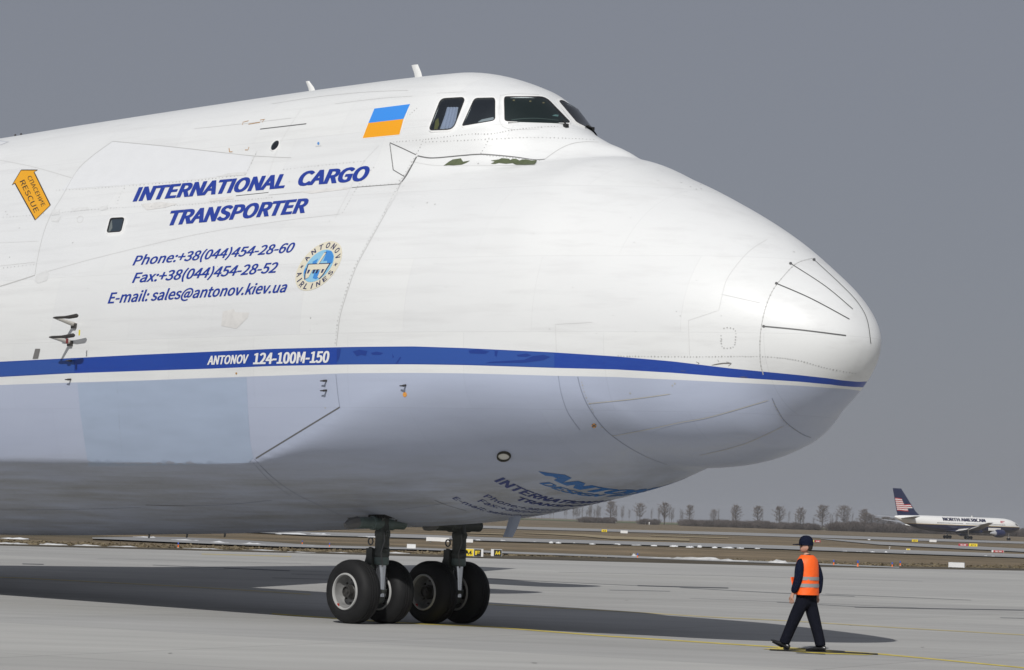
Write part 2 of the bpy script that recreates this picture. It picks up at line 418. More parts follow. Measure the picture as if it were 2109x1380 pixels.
# ---- lettering
FONT = None
try:                                         # a plain grotesque that ships with Blender; the built-in face otherwise
    import os
    FONT = bpy.data.fonts.load(os.path.join(bpy.utils.system_resource('DATAFILES'), 'fonts', 'Noto Sans CJK Regular.woff2'))
except Exception: FONT = None
LAY = None
def text_mesh(txt, bold=0., spacing=1., step=.3, heavy=0.):
    global LAY
    cu = bpy.data.curves.new('t', 'FONT'); cu.body = txt; cu.font = FONT or cu.font; cu.offset = bold; cu.space_character = spacing; cu.resolution_u = 4
    o = bpy.data.objects.new('t', cu); C.objects.link(o); bpy.context.view_layer.update()
    me = bpy.data.meshes.new_from_object(o.evaluated_get(bpy.context.evaluated_depsgraph_get()))
    bpy.data.objects.remove(o); bpy.data.curves.remove(cu)
    bm = bmesh.new(); bm.from_mesh(me); bpy.data.meshes.remove(me); bmesh.ops.triangulate(bm, faces=bm.faces[:])
    v, f = refine(bm, step); v = np.array(v); n = len(v); F = list(f); V = [v]; lay = [np.zeros(n)]
    for k, dx in enumerate(((-heavy, heavy) if heavy else ())):         # heavier face: the strokes repeated a touch to either side
        F += [tuple(q+n*(k+1) for q in t) for t in f]; V.append(v+np.array((dx, 0))); lay.append(np.full(n, .0007*(k+1)))
    LAY = np.concatenate(lay); return np.concatenate(V), F
CAP = None
def cap_height(bold=0.):
    v, _ = text_mesh('H', bold); return v[:, 1].max()
_cap = {}
def text_uv(txt, bold, spacing=1., step=.3, heavy=0.):
    if bold not in _cap: _cap[bold] = cap_height(bold)
    v, f = text_mesh(txt, bold, spacing, step, heavy); u = (v[:, 0]-v[:, 0].min())/(v[:, 0].max()-v[:, 0].min())
    return u, v[:, 1]/_cap[bold], f
def skin_text(txt, BL, BR, TR, TL, m, bold=.02, off=.005, label=None, spacing=1., heavy=.009):
    u, v, f = text_uv(txt, bold, spacing, .3, heavy); BL, BR, TR, TL = map(np.array, (BL, BR, TR, TL))
    px = BL+u[:, None]*(BR-BL)+v[:, None]*((TL-BL)*(1-u[:, None])+(TR-BR)*u[:, None])
    o = skin_obj('lettering', [tuple(p) for p in px], f, m, off, AC, list(off+LAY))
    if o and label: o['label'] = label
    return o
M_BLUE = mat('lettering_blue', (.012, .040, .30), .35)
M_WHITE = mat('lettering_white', (.80, .80, .79), .4)
B1, B2 = .012, .006
skin_text('INTERNATIONAL', (273.8, 414.5), (585.3, 386.3), (598, 357.5), (286.5, 386.1), M_BLUE, B1, label='blue slanted lettering, first word of the upper line')
skin_text('CARGO', (609.5, 382.8), (754, 371), (767, 341.5), (622.5, 353.5), M_BLUE, B1, label='blue slanted lettering, second word of the upper line')
skin_text('TRANSPORTER', (340.5, 464.3), (628.5, 437.3), (641, 407.8), (353, 434.5), M_BLUE, B1, label='blue slanted lettering of the second line')
skin_text('Phone:+38(044)454-28-60', (273, 546.5), (601, 519.3), (611.5, 499.5), (282.2, 527), M_BLUE, B2, heavy=.004, label='blue slanted lettering of the phone number line')
skin_text('Fax:+38(044)454-28-52', (272, 582.4), (567.4, 561.2), (577, 540), (281, 562), M_BLUE, B2, heavy=.004, label='blue slanted lettering of the fax number line')
skin_text('E-mail: sales@antonov.kiev.ua', (222, 624.8), (587.5, 601.4), (596.5, 580), (229.8, 602.8), M_BLUE, B2, heavy=.004, label='blue slanted lettering of the e-mail line')
skin_text('ANTONOV', (427, 750.9), (509.5, 747.7), (513.5, 730), (430.5, 733), M_WHITE, .009, label='white lettering on the blue stripe, left word')
skin_text('124-100M-150', (521.5, 749.6), (677.2, 746), (680.5, 723), (524.2, 727.4), M_WHITE, .009, label='white lettering on the blue stripe, type number')
# belly lettering, reads from below with its heads towards the nose: u runs to port, v runs forward
def belly_text(txt, s0, t0, t1, h, shear, m, bold, label, slope=0., heavy=.0):
    u, v, f = text_uv(txt, bold, 1., .25, heavy); pts = []
    for a, b in zip(u, v): pts.append((s0+b*h+slope*(t1-t0)*a, -(t0+(t1-t0)*a-shear*b)))
    o = []; nn = []
    Pw = to_world(np.array([(x, y, -1.) for x, y in pts]))
    for p in Pw:
        hit = BVH.ray_cast(Vector(p), Vector((0, 0, 1))); o.append(hit[0] if hit[0] is not None else Vector(p))
    L = to_local(np.array([tuple(q) for q in o])); N = grad(L)
    fl = [q if np.cross(L[q[1]]-L[q[0]], L[q[2]]-L[q[0]])@N[q[0]] > 0 else q[::-1] for q in f]
    ob = obj('lettering', L+N*(.005+LAY[:, None]), fl, m, AC, True, N); ob['label'] = label
M_BELLY1 = mat('lettering_sky_blue', (.012, .135, .43), .4); M_BELLY2 = mat('lettering_navy', (.012, .03, .18), .4)
belly_text('ANTONOV', 4.97, 1.61, -1.45, .31, .10, M_BELLY1, .008, 'sky blue heavy lettering under the nose', -.14, .016)
belly_text('DESIGN  BUREAU', 4.70, 1.32, -1.25, .18, .05, M_BELLY1, .006, 'sky blue smaller lettering under the nose', -.20, .010)
belly_text('INTERNATIONAL  CARGO', 4.01, 1.68, -1.70, .23, -.02, M_BELLY2, .006, 'navy lettering under the nose, upper line', -.18, .008)
belly_text('TRANSPORTER', 3.83, 1.02, -1.02, .17, -.03, M_BELLY2, .006, 'navy lettering under the nose, second line', -.15, .008)
belly_text('Phone:+38(044)454-28-60', 3.42, 1.35, -1.40, .15, -.03, M_BELLY2, .003, 'navy lettering under the nose, phone line', -.10)
belly_text('Fax:+38(044)454-28-52', 3.18, 1.25, -1.3, .15, -.03, M_BELLY2, .003, 'navy lettering under the nose, fax line', -.10)
belly_text('E-mail: sales@antonov.kiev.ua', 2.85, 1.52, -1.60, .13, -.02, M_BELLY2, .003, 'navy lettering under the nose, e-mail line', -.08)

# ---- flag
M_OUT = mat('decal_white', (.82, .82, .80), .4)
fl_ = dict(TL=(771.3, 223.8), TR=(845, 214.4), BR=(823, 277.3), BL=(747, 284.7), ML=(759, 253.6), MR=(831, 245.2))
o = skin_fill('flag_panel', [fl_['TL'], fl_['TR'], fl_['MR'], fl_['ML']], mat('flag_blue', (.045, .27, .78), .4)); o['label'] = 'sky blue upper half of the flag'
o = skin_fill('flag_panel', [fl_['ML'], fl_['MR'], fl_['BR'], fl_['BL']], mat('flag_yellow', (.86, .37, .012), .4)); o['label'] = 'golden yellow lower half of the flag'
skin_ribbon('flag_edge', [fl_['TL'], fl_['TR'], fl_['BR'], fl_['BL'], fl_['TL']], .03, M_OUT, .003, curve=False)

# ---- round emblem
EC, EU, EV = np.array((656.8, 547.8)), np.array((41.6, -1.7)), np.array((24.3, -51.0))
def em(x, y): return tuple(EC+x*EU+y*EV)
circ = lambda r, n=56, c=(0, 0): [em(c[0]+r*math.cos(2*math.pi*k/n), c[1]+r*math.sin(2*math.pi*k/n)) for k in range(n)]
EM = skin_fill('emblem', circ(1.), mat('emblem_cream', (.70, .655, .52), .45), .004, 10)
skin_fill('emblem_disc', circ(.655), mat('emblem_pale_blue', (.26, .52, .70), .45), .006, 10, EM)
M_SEA = mat('emblem_blue', (.055, .25, .62), .45); M_INK = mat('emblem_ink', (.03, .035, .11), .45); M_CR = mat('emblem_cream', (.70, .655, .52), .45)
for poly in ([(.02, .62), (.3, .58), (.52, .38), (.62, .1), (.42, .02), (.3, .2), (.12, .18), (.1, .4)], [(-.62, -.1), (-.5, -.05), (-.5, -.3), (-.58, -.28)], [(-.05, -.28), (.2, -.2), (.32, -.38), (.2, -.55), (.0, -.5)], [(-.4, .18), (-.2, .3), (-.18, .1), (-.34, .06)]):
    skin_fill('emblem_sea', [em(*p) for p in poly], M_SEA, .008, 12, EM)
def plate(poly, grow):
    c = np.mean(poly, 0); return [tuple(c+(np.array(p)-c)*grow) for p in poly]
tailp = [(-.12, .08), (-.02, .08), (.08, .52), (-.02, .52)]; body = [(-.52, .06), (.5, .06), (.46, -.14), (.43, -.34), (.34, -.52), (.22, -.46), (.2, -.16), (-.2, -.16), (-.22, -.46), (-.34, -.52), (-.44, -.34)]
for pz in (tailp, body):
    skin_fill('emblem_outline', [em(*p) for p in plate(pz, 1.12)], M_INK, .010, 12, EM)
    skin_fill('emblem_plane', [em(*p) for p in pz], M_CR, .012, 12, EM)
for x in (-.36, -.1, .06, .33):
    skin_fill('emblem_engine', [em(x-.055, -.15), em(x+.055, -.15), em(x+.04, -.30), em(x-.04, -.30)], M_INK, .014, 12, EM)
def ring_text(txt, a0, a1, r, size, flip):
    for i, ch in enumerate(txt):
        a = math.radians(a0+(a1-a0)*i/(len(txt)-1)); u, v, f = text_uv(ch, .008, 1., .5); wch = {'I': .25, 'M': 1.1}.get(ch, .85)*size
        up = np.array((math.cos(a), math.sin(a)))*(-1 if flip else 1); right = np.array((up[1], -up[0])); c = np.array((math.cos(a), math.sin(a)))*r-up*size/2
        pts = [em(*(c+right*(uu-.5)*wch+up*vv*size)) for uu, vv in zip(u, v)]
        skin_obj('emblem_letter', pts, f, M_INK, .008, EM, list(.008+LAY))
ring_text('ANTONOV', 157, 25, .83, .21, False); ring_text('AIRLINES', 202, 338, .83, .21, True)
for a in (180, 2):
    c = np.array((math.cos(math.radians(a)), math.sin(math.radians(a))))*.83
    st = [em(c[0]+(.10 if k % 2 == 0 else .03)*math.cos(k*math.pi/4+.4), c[1]+(.10 if k % 2 == 0 else .03)*math.sin(k*math.pi/4+.4)) for k in range(8)]
    skin_fill('emblem_star', st, M_INK, .008, 10, EM)

# ---- rescue arrow
AR = [(43.8, 350.5), (77.5, 350.5), (70.5, 354.5), (104, 423), (73, 453.5), (31, 377.5), (25.5, 381)]
arr = skin_fill('rescue_arrow', AR, mat('arrow_orange', (.78, .37, .012), .45), .005)
skin_ribbon('arrow_edge', AR+[AR[0]], .022, mat('arrow_ink', (.03, .022, .02), .5), .007, arr, curve=False)
def arrow_text(txt, P0, P1, h):          # runs down along the arrow
    P0, P1 = np.array(P0, float), np.array(P1, float); d = P1-P0; n = np.array((d[1], -d[0]))/np.hypot(*d)*h
    u, v, f = text_uv(txt, .002, 1., .5); skin_obj('lettering', [tuple(P0+d*a+n*b) for a, b in zip(u, v)], f, mat('arrow_ink'), .008, arr, list(.008+LAY))
arrow_text('СПАСЕНИЕ', (56.5, 365), (86.5, 426.5), 8.5); arrow_text('RESCUE', (41, 374.5), (71.5, 439), 10.5)

# ---- cockpit windows
def round_poly(pts, r, n=5):
    out = []; P = [np.array(p, float) for p in pts]; N_ = len(P)
    rr = r if isinstance(r, (list, tuple)) else [r]*N_
    for i in range(N_):
        a, b, c = P[i-1], P[i], P[(i+1) % N_]; u = (a-b)/np.linalg.norm(a-b); v = (c-b)/np.linalg.norm(c-b)
        k = min(rr[i], .45*np.linalg.norm(a-b), .45*np.linalg.norm(c-b))
        for t in np.linspace(0, 1, n): out.append(tuple((1-t)**2*(b+u*k)+2*t*(1-t)*b+t*t*(b+v*k)))
    return out
def grow(pts, d):
    P = np.array(pts, float); n = len(P); out = []
    area = sum(P[i][0]*P[(i+1) % n][1]-P[(i+1) % n][0]*P[i][1] for i in range(n)); sg = 1 if area > 0 else -1
    for i in range(n):
        t = P[(i+1) % n]-P[i-1]; t = t/max(np.linalg.norm(t), 1e-6); out.append(tuple(P[i]+sg*d*np.array((t[1], -t[0]))))
    return out
def skin_frame(name, inner, w, m, parent, o0=.0, o1=.024):
    outer = grow(inner, w); n = len(inner); mid1 = grow(inner, w*.25); mid2 = grow(inner, w*.75)
    pix = outer+mid2+mid1+list(inner); offs = [o0]*n+[o1]*n+[o1]*n+[.002]*n
    f = [(k*n+i, k*n+(i+1) % n, (k+1)*n+(i+1) % n, (k+1)*n+i) for k in range(3) for i in range(n)]
    return skin_obj(name, pix, f, m, 0, parent, offs)
def glass_mat():
    m = bpy.data.materials.new('window_glass'); m.use_nodes = True; nt = m.node_tree; nt.nodes.clear()
    o = nt.nodes.new('ShaderNodeOutputMaterial'); mx = nt.nodes.new('ShaderNodeMixShader'); t = nt.nodes.new('ShaderNodeBsdfTransparent'); g = nt.nodes.new('ShaderNodeBsdfGlossy')
    fr = nt.nodes.new('ShaderNodeFresnel'); fr.inputs[0].default_value = 1.5; t.inputs[0].default_value = (.72, .78, .80, 1); g.inputs['Roughness'].default_value = .03
    nt.links.new(fr.outputs[0], mx.inputs[0]); nt.links.new(t.outputs[0], mx.inputs[1]); nt.links.new(g.outputs[0], mx.inputs[2]); nt.links.new(mx.outputs[0], o.inputs[0])
    return m
M_GLASS = glass_mat(); M_RUB = mat('window_rubber', (.018, .018, .02), .6); M_RIM = mat('window_rim_white', (.82, .82, .81), .35)
M_CAB = mat('cabin_dark', (.012, .014, .022), .55)  # backing sheets behind the panes, the unlit cabin put into their colour
def window(pts, r, cab, label, gask=1.6):
    P = round_poly(pts, r); root = skin_fill('cockpit_window', P, cab, .003, 14); root['label'] = label
    skin_fill('pane', P, M_GLASS, .026, 14, root); skin_frame('gasket', grow(P, -.6), gask, M_RUB, root, .0, .034); skin_frame('frame', grow(P, gask-.8), 3.0, M_RIM, root, .0, .030)
    return root
w1 = window([(909.5, 206.1), (958.2, 203.4), (934, 267), (885.8, 268.6)], [9, 8, 12, 6], M_CAB, 'rearmost cockpit window with a pale curtain', 2.0)
w2 = window([(978.2, 205.3), (1019.3, 204.5), (1019.3, 249), (953.5, 260)], [7, 5, 7, 2], M_CAB, 'second cockpit window, trapezoid')
M_CABG = mat('cabin_green_black', (.010, .020, .018), .5)  # greenish backing, cabin darkness painted in as well
w3pts = [(1038.6, 202), (1122, 202), (1173, 254.8), (1039.8, 250.6)]
w3 = window(w3pts, [5, 14, 4, 6], M_CABG, 'large starboard windscreen pane')
# port windscreen: the same pane mirrored about the centre line
def mirror(o):
    me = o.data.copy(); co = np.zeros(len(me.vertices)*3); me.vertices.foreach_get('co', co); co = co.reshape(-1, 3); co[:, 1] *= -1; me.vertices.foreach_set('co', co.ravel()); me.flip_normals(); me.update()
    me.normals_split_custom_set_from_vertices([tuple(n) for n in grad(co)])
    c = o.copy(); c.data = me; C.objects.link(c); return c
w4 = mirror(w3); w4['label'] = 'port windscreen pane beyond the centre post'
for ch in list(w3.children): mirror(ch).parent = w4
# curtain folds inside the rear window
top = [(921+ i*2.9, 221.5+(i % 2)*.7) for i in range(9)]; bot = [(908+i*3.5, 267-(i*.3)) for i in range(9)]
cv = []; cf = []; co_ = []
for j in range(7):
    t = j/6.
    for i in range(9):
        x = top[i][0]*(1-t)+bot[i][0]*t; y = top[i][1]*(1-t)+bot[i][1]*t
        if t > .4 and i < 2: x -= 4*(t-.4)
        cv.append((x, y)); co_.append(.005+.019*(i % 2))
for j in range(6):
    for i in range(8): cf.append((j*9+i, j*9+i+1, j*9+10+i, j*9+9+i))
cur = skin_obj('curtain', cv, cf, mat('curtain_cloth', (.40, .42, .53), .85), 0, w1, co_)
for p in cur.data.polygons: p.use_smooth = False
skin_fill('seat_back', [(897, 249), (903, 243), (905, 256), (901, 267), (894, 267)], mat('seat_olive', (.16, .15, .05), .8), .006, 12, w1)
skin_fill('sun_visor', [(984, 252), (992, 246.5), (1016, 241.5), (1018, 247), (1012, 252)], mat('visor_grey', (.42, .43, .45), .6), .006, 10, w2)
skin_ribbon('coaming', [(1053, 248), (1075, 245), (1110, 244.6), (1150, 248.5)], .02, mat('coaming_grey', (.09, .12, .11), .5), .008, w3)
skin_fill('reflection_patch', [(1136, 239), (1143, 236.5), (1150, 237), (1149, 241)], mat('glass_reflection', (.20, .34, .32), .3), .008, 8, w3)  # pale patch, a reflection in the pane painted as flat colour
for x, y in ((1058, 207), (1092, 209), (1119, 212)): skin_fill('cabin_lamp', [(x-2, y-1), (x+2, y-1), (x+2, y+1.5), (x-2, y+1.5)], mat('lamp_amber', (.30, .24, .12), .5), .008, 8, w3)
# ------------------------------------------------------------------ seams, rivets, patches and fittings of the hull
M_SEAM = mat('seam_grey', (.50, .50, .49), .6); M_SEAMD = mat('seam_dark', (.13, .13, .13), .6); M_SEAMF = mat('seam_faint', (.60, .60, .59), .6)
M_SEAMB = mat('seam_blue_grey', (.25, .28, .36), .6)
def seam(pts, w=.014, m=None, **k): return skin_ribbon('panel_seam', pts, w, m or M_SEAM, .003, **k)
vis = [(860, 321), (838, 355), (824, 381), (800, 428), (762, 497), (733, 552), (712, 612), (700, 655), (693, 712)]
seam(vis, .016); dots([(p[0]-3, p[1]) for p in vis], 7, .012); seam([(692, 771), (696, 812), (700, 838)], .014, M_SEAMB)
seam([(858, 323), (846, 345), (836, 363), (823, 380)], .03, M_SEAMD)
seam([(700, 838.5), (527, 944)], .024, M_SEAMD, curve=False)
seam([(524, 945), (560, 982), (606, 1015), (648, 1036), (700, 1060)], .018, M_SEAMB); seam([(520, 951), (556, 990), (600, 1022)], .010, M_SEAMB)
seam([(860, 321), (880, 325), (902, 325), (945, 321), (985, 318), (1012, 319), (1060, 323.5), (1100, 329), (1122, 328)], .022, M_SEAMD); seam([(1122, 328), (1140, 315), (1160, 303), (1182, 295), (1208, 292), (1233, 293)], .014, M_SEAM)
seam([(803, 296), (810, 350), (835, 365)], .016, M_SEAMD, curve=False); seam([(803, 294), (830, 306), (857, 319)], .016, M_SEAMD)
seam([(536, 266), (631, 255)], .022, M_SEAMD, curve=False); seam([(486, 403.5), (553, 396.5)], .018, M_SEAMD, curve=False)
seam([(553, 402), (640, 394), (725, 387)], .011); seam([(725, 386.5), (824, 379)], .016, M_SEAMD)
seam([(845, 332), (900, 341), (1000, 341), (1105, 340.5)], .008, M_SEAMF)
for p in ([(260, 383), (400, 372), (506, 360)], [(110, 392), (180, 389), (260, 383)], [(260, 383), (248, 400), (240, 424)], [(100, 440), (240, 428), (350, 424), (480, 414), (560, 407)], [(577, 350), (660, 341), (751, 332)], [(530, 310), (517, 338), (505, 362)],
          [(805, 293), (870, 288), (960, 277), (1010, 276), (1050, 269), (1100, 263), (1152, 260)], [(870, 293), (1020, 286.5), (1080, 283.5), (1150, 284.5), (1225, 288)], [(1010, 279), (1000, 300), (990, 317)], [(872, 286), (866, 302), (858, 317)],
          [(740, 384), (780, 381), (824, 378)], [(804, 298), (810, 348)], [(990, 319), (1060, 325.5), (1115, 331)], [(0, 448), (50, 445), (95, 440)], [(0, 553), (40, 548), (70, 545)], [(1268, 733.5), (1420, 735), (1565, 734.5), (1640, 742), (1705, 759), (1765, 770)],
          [(1673, 532), (1640, 543), (1612, 571), (1590, 601), (1575, 640), (1566, 690), (1566, 745), (1572, 770)], [(1590, 822), (1615, 868), (1650, 893)], [(1197, 782), (1206, 815), (1222, 848)], [(1486, 678), (1500, 675), (1514, 680), (1515, 700), (1510, 715), (1488, 715), (1485, 690)], [(775, 340), (745, 372), (722, 410), (705, 440)], [(840, 240), (860, 222)]): dots(p, random.uniform(4.8, 6.8), .0115)
for x, y in ((150, 500), (20, 530), (12, 436), (15, 442), (40, 470), (880, 418), (896, 421), (823, 372), (985, 337), (1403, 376), (1422, 385), (1434, 390), (1444, 389), (1443, 380), (1635, 519), (640, 655), (670, 840), (1298, 810), (1390, 790), (1385, 794), (1240, 880), (1334, 942), (1372, 956), (1215, 831), (1263, 897)): DOTS.append((x, y, .016))
for _ in range(70): DOTS.append((random.uniform(0, 1500), random.uniform(330, 700), random.uniform(.004, .010)))
flush_dots('rivets', mat('rivet_grey', (.42, .42, .41), .6))
for p, w, m in (([(232, 291), (192, 320), (160, 350), (126, 408), (106, 440), (90, 480), (78, 530), (72, 566)], .012, M_SEAM), ([(232, 291), (340, 301), (430, 311), (520, 321), (600, 325)], .012, M_SEAM), ([(72, 567), (35, 579), (0, 590)], .025, M_SEAM),
          ([(75, 566), (200, 531), (400, 484), (560, 458), (700, 441)], .010, M_SEAMF), ([(0, 330), (70, 344), (150, 367)], .010, M_SEAMF), ([(0, 548), (72, 540)], .008, M_SEAMF), ([(530, 310), (505, 362)], .010, M_SEAMF), ([(780, 300), (745, 340), (718, 395), (690, 450)], .008, M_SEAMF), ([(620, 225), (575, 300), (540, 400)], .007, M_SEAMF),
          ([(400, 265), (500, 255), (600, 243)], .012, M_SEAMF), ([(560, 214), (650, 200), (750, 190), (840, 186)], .012, M_SEAMF), ([(690, 214), (780, 203), (850, 198)], .008, M_SEAMF), ([(900, 192), (960, 189)], .008, M_SEAMF), ([(1030, 195), (1035, 260), (1110, 266)], .007, M_SEAMF), ([(1030, 197), (1060, 193), (1110, 195)], .007, M_SEAMF),
          ([(0, 500), (80, 497)], .006, M_SEAMF), ([(1488, 605), (1500, 570), (1540, 520), (1580, 493)], .008, M_SEAMF), ([(1486, 606), (1530, 616), (1566, 624)], .008, M_SEAMF), ([(1480, 640), (1488, 606)], .008, M_SEAMF), ([(1418, 660), (1420, 732)], .008, M_SEAMF), ([(1418, 660), (1478, 640)], .006, M_SEAMF), ([(1144, 668), (1146, 725)], .007, M_SEAMF), ([(1144, 668), (1220, 664)], .005, M_SEAMF),
          ([(1673, 532), (1640, 543), (1612, 571), (1590, 601), (1575, 640), (1566, 690), (1566, 745), (1572, 772)], .012, M_SEAM), ([(1590, 820), (1602, 845), (1618, 869), (1650, 893), (1670, 901)], .014, M_SEAMB), ([(1190, 776), (1196, 800), (1208, 830), (1228, 862), (1252, 890), (1290, 918), (1332, 941), (1374, 957)], .016, M_SEAMB), ([(1150, 774), (1156, 810), (1170, 850), (1195, 886)], .010, M_SEAMB),
          ([(241, 786), (246, 870), (254, 958)], .007, M_SEAMB), ([(380, 1042), (470, 1039), (560, 1030)], .012, M_SEAMB), ([(300, 1040), (380, 1042)], .020, M_SEAMD), ([(0, 1050), (150, 1049), (290, 1045)], .010, M_SEAMB), ([(895, 1030), (920, 1040), (960, 1052)], .014, M_SEAMD), ([(930, 1035), (820, 1050)], .010, M_SEAMB)):
    seam(p, w, m)
# lightning diverter strips on the radome, sealant strips on the chin
for p in ([(1628, 543), (1700, 590), (1756, 637)], [(1599, 584), (1670, 615), (1749, 657.5)], [(1573, 672), (1650, 679.5), (1742, 691)], [(1676, 535), (1730, 585), (1765, 622), (1785, 658), (1793, 708)]):
    skin_ribbon('lightning_strip', p, .017, mat('strip_dark', (.10, .10, .10), .5), .008); x, y = p[0]
    skin_fill('strip_stud', [(x+3.2*math.cos(k*math.pi/4), y+2.6*math.sin(k*math.pi/4)) for k in range(8)], mat('strip_dark'), .010)
for p in ([(1211, 831), (1300, 822), (1382, 811)], [(1263, 898), (1340, 883), (1400, 870), (1468, 857), (1584, 823.5)], [(1440, 938), (1530, 915), (1615, 877)]):
    skin_ribbon('sealant_strip', p, .012, mat('sealant_cream', (.52, .50, .44), .5), .006, taper=True)
# repainted and worn areas
skin_fill('repainted_panel', [(160, 789.5), (300, 784.5), (508, 777.5), (511, 850), (516, 915), (522, 943), (512, 953), (350, 958), (182, 960.5), (173, 900), (165, 845)], mat('patch_blue_grey', (.365, .435, .56), .38, noise=.06, nscale=3, stretch=(.3, 1, 1.5)), .003, 14)['label'] = 'bluer repainted panel on the lower side'
MB_L = mat('stripe_faded', (.028, .085, .34), .35); MB_D = mat('stripe_blotch', (.014, .045, .25), .35)
skin_fill('worn_stripe', [(0, 746.6), (80, 742.8), (152, 738.8), (154, 767.5), (70, 771.5), (0, 775.2)], MB_L, .003)
skin_fill('worn_stripe', [(694, 716.5), (850, 715), (958, 718.3), (1142, 727.2), (1142, 756.6), (958, 750.6), (850, 749), (694, 750)], MB_L, .003)
for pts in ([(727, 724), (740, 720), (757, 723), (754, 733), (744, 731), (735, 734)], [(764, 727), (776, 724), (790, 727), (784, 731), (768, 731)], [(965, 722), (985, 719), (1008, 724), (1000, 729), (968, 728)], [(1019, 722), (1026, 723), (1023, 735), (1019, 732)], [(1065, 731), (1085, 728), (1095, 732), (1085, 735), (1066, 734)], [(1098, 733), (1120, 731), (1134, 735), (1120, 742), (1080, 747), (1000, 748), (1010, 745), (1080, 741)], [(808, 728), (812, 735), (809, 738)], [(824, 735), (827, 736), (818, 750), (815, 749)], [(694, 718), (703, 718), (699, 738), (694, 746)]):
    skin_fill('stripe_blotch', pts, MB_D, .005)
skin_fill('side_panel', [(232, 292), (340, 302), (430, 312), (520, 322), (512, 356), (400, 370), (262, 381), (128, 390), (134, 395), (160, 351), (192, 321)], mat('panel_cool_white', (.735, .745, .755), .38, noise=.02), .002, 16)
M_SM = mat('smudge_grey', (.66, .665, .66), .6, noise=.08, nscale=8); M_SM2 = mat('smudge_warm', (.67, .66, .64), .6, noise=.1, nscale=8)
for pts, m in (([(75, 566), (96, 556), (101, 563), (97, 578), (78, 584), (71, 578)], M_SM), ([(459, 642), (482, 636), (485, 643), (514, 644), (510, 655), (487, 677), (456, 671)], M_SM2), ([(106, 432), (124, 431), (123, 442), (106, 444)], M_SM), ([(147, 429), (180, 426), (186, 432), (150, 436)], M_SM), ([(290, 421), (330, 416), (366, 420), (340, 428), (302, 433)], M_SM2), ([(205, 426), (223, 423), (221, 432), (208, 434)], M_SM), ([(470, 357), (506, 354), (504, 361), (446, 364)], M_SM), ([(812, 393), (820, 395), (806, 420), (797, 434), (793, 430)], M_SM), ([(104, 450), (126, 446), (120, 458), (106, 456)], M_SM), ([(430, 410), (480, 404), (482, 410), (432, 416)], M_SM2), ([(620, 395), (715, 385), (716, 390), (640, 399)], M_SM2)):
    skin_fill('smudge', pts, m, .004)
for pts in ([(913.8, 341.6), (925, 333), (932.8, 328.6), (941, 327.5), (949.4, 326.2), (954, 333.3), (968.3, 331), (961, 335.5), (951.7, 339.3), (935, 341), (924, 340.5)], [(1011, 331), (1018, 330), (1027.6, 328.6), (1033.5, 326), (1041, 326.6), (1049, 327.4), (1050.5, 330), (1056, 327.5), (1063, 327.4), (1070, 331), (1075, 329), (1083, 328.6), (1095, 331), (1105.8, 330.3), (1101, 339.3), (1082, 340), (1063, 339.7), (1056, 336.4), (1043, 337.8), (1027.6, 336), (1020, 338), (1011, 337.6), (1019, 333.4)]):
    skin_fill('bare_primer', pts, mat('primer_green', (.085, .105, .05), .7, noise=.25, nscale=12), .006)
M_MARK = mat('mark_brown', (.46, .24, .07), .5)
for p in ([(500, 257), (500.5, 252), (512, 249)], [(512, 256), (536, 252)], [(536, 247.5), (545, 246), (540, 252)], [(472, 305), (473, 313), (479, 313)], [(505, 309), (511, 309), (513, 303)]): skin_ribbon('paint_mark', p, .016, M_MARK, .005, curve=False)
def ell(cx, cy, rx, ry, sh=0., n=24): return [(cx+rx*math.cos(2*math.pi*k/n)-sh*math.sin(2*math.pi*k/n), cy+ry*math.sin(2*math.pi*k/n)) for k in range(n)]
ph = skin_fill('porthole', ell(567.2, 300, 7.2, 10, 4.2), M_CAB, .003); skin_fill('pane', ell(567.2, 300, 7.2, 10, 4.2), M_GLASS, .016, 14, ph); skin_frame('frame', ell(567.2, 300, 7.4, 10.2, 4.2), 1.6, M_RIM, ph, .0, .022)
sq = window([(229.5, 452), (257, 450.5), (250.3, 478), (222.3, 480)], [4, 4, 4, 4], mat('cabin_blue_grey', (.055, .075, .10), .6), 'small square window low on the side', 1.8); sq.name = 'side_window'  # dark interior painted as a blue-grey backing sheet
skin_fill('window_reveal', [(226, 459), (231, 454), (232, 470), (227, 478), (223, 478)], mat('reveal_grey', (.33, .32, .30), .6), .008, 10, sq)
skin_frame('filler_ring', ell(165, 452, 5.5, 6.5, 1.2), 1.2, M_SEAMF, AC, .0, .004)
skin_fill('vent_plate', [(73.3, 718.5), (83.5, 718.3), (79, 738.3), (68, 739)], mat('plate_grey', (.17, .165, .16), .6), .010)
lm = skin_fill('landing_lamp', ell(1038, 939, 11.5, 6.8), mat('lamp_lens', (.62, .61, .55), .15, coat=.5), .012); skin_frame('lamp_ring', ell(1038, 939, 11.5, 6.8), 3.2, mat('lamp_ring_dark', (.06, .058, .045), .45, metal=.4), lm, .0, .035)
skin_fill('warning_disc', ell(834, 812.5, 4.2, 5), mat('disc_orange', (.80, .36, .07), .5), .005); skin_fill('warning_disc', ell(1223.5, 876.5, 5, 4.6), mat('disc_orange'), .005)
skin_ribbon('disc_cross', [(1219.5, 873.5), (1227.5, 879.5)], .02, M_SEAMD, .007); skin_ribbon('disc_cross', [(1227.5, 873.5), (1219.5, 879.5)], .02, M_SEAMD, .007)
skin_fill('drain_hole', ell(487, 769, 1.8, 2.2), M_MARK, .005); skin_fill('static_port', ell(656, 295.5, 2.2, 3), mat('port_blue', (.10, .28, .62), .4), .005); skin_ribbon('static_mark', [(650, 301.5), (662, 300.5)], .008, M_SEAM, .005)
skin_fill('wing_root_panel', [(0, 291), (17, 292.3), (0, 299)], mat('panel_cool_white'), .004); seam([(0, 290.5), (17.5, 292.5), (0, 299)], .018, M_SEAMB, curve=False)
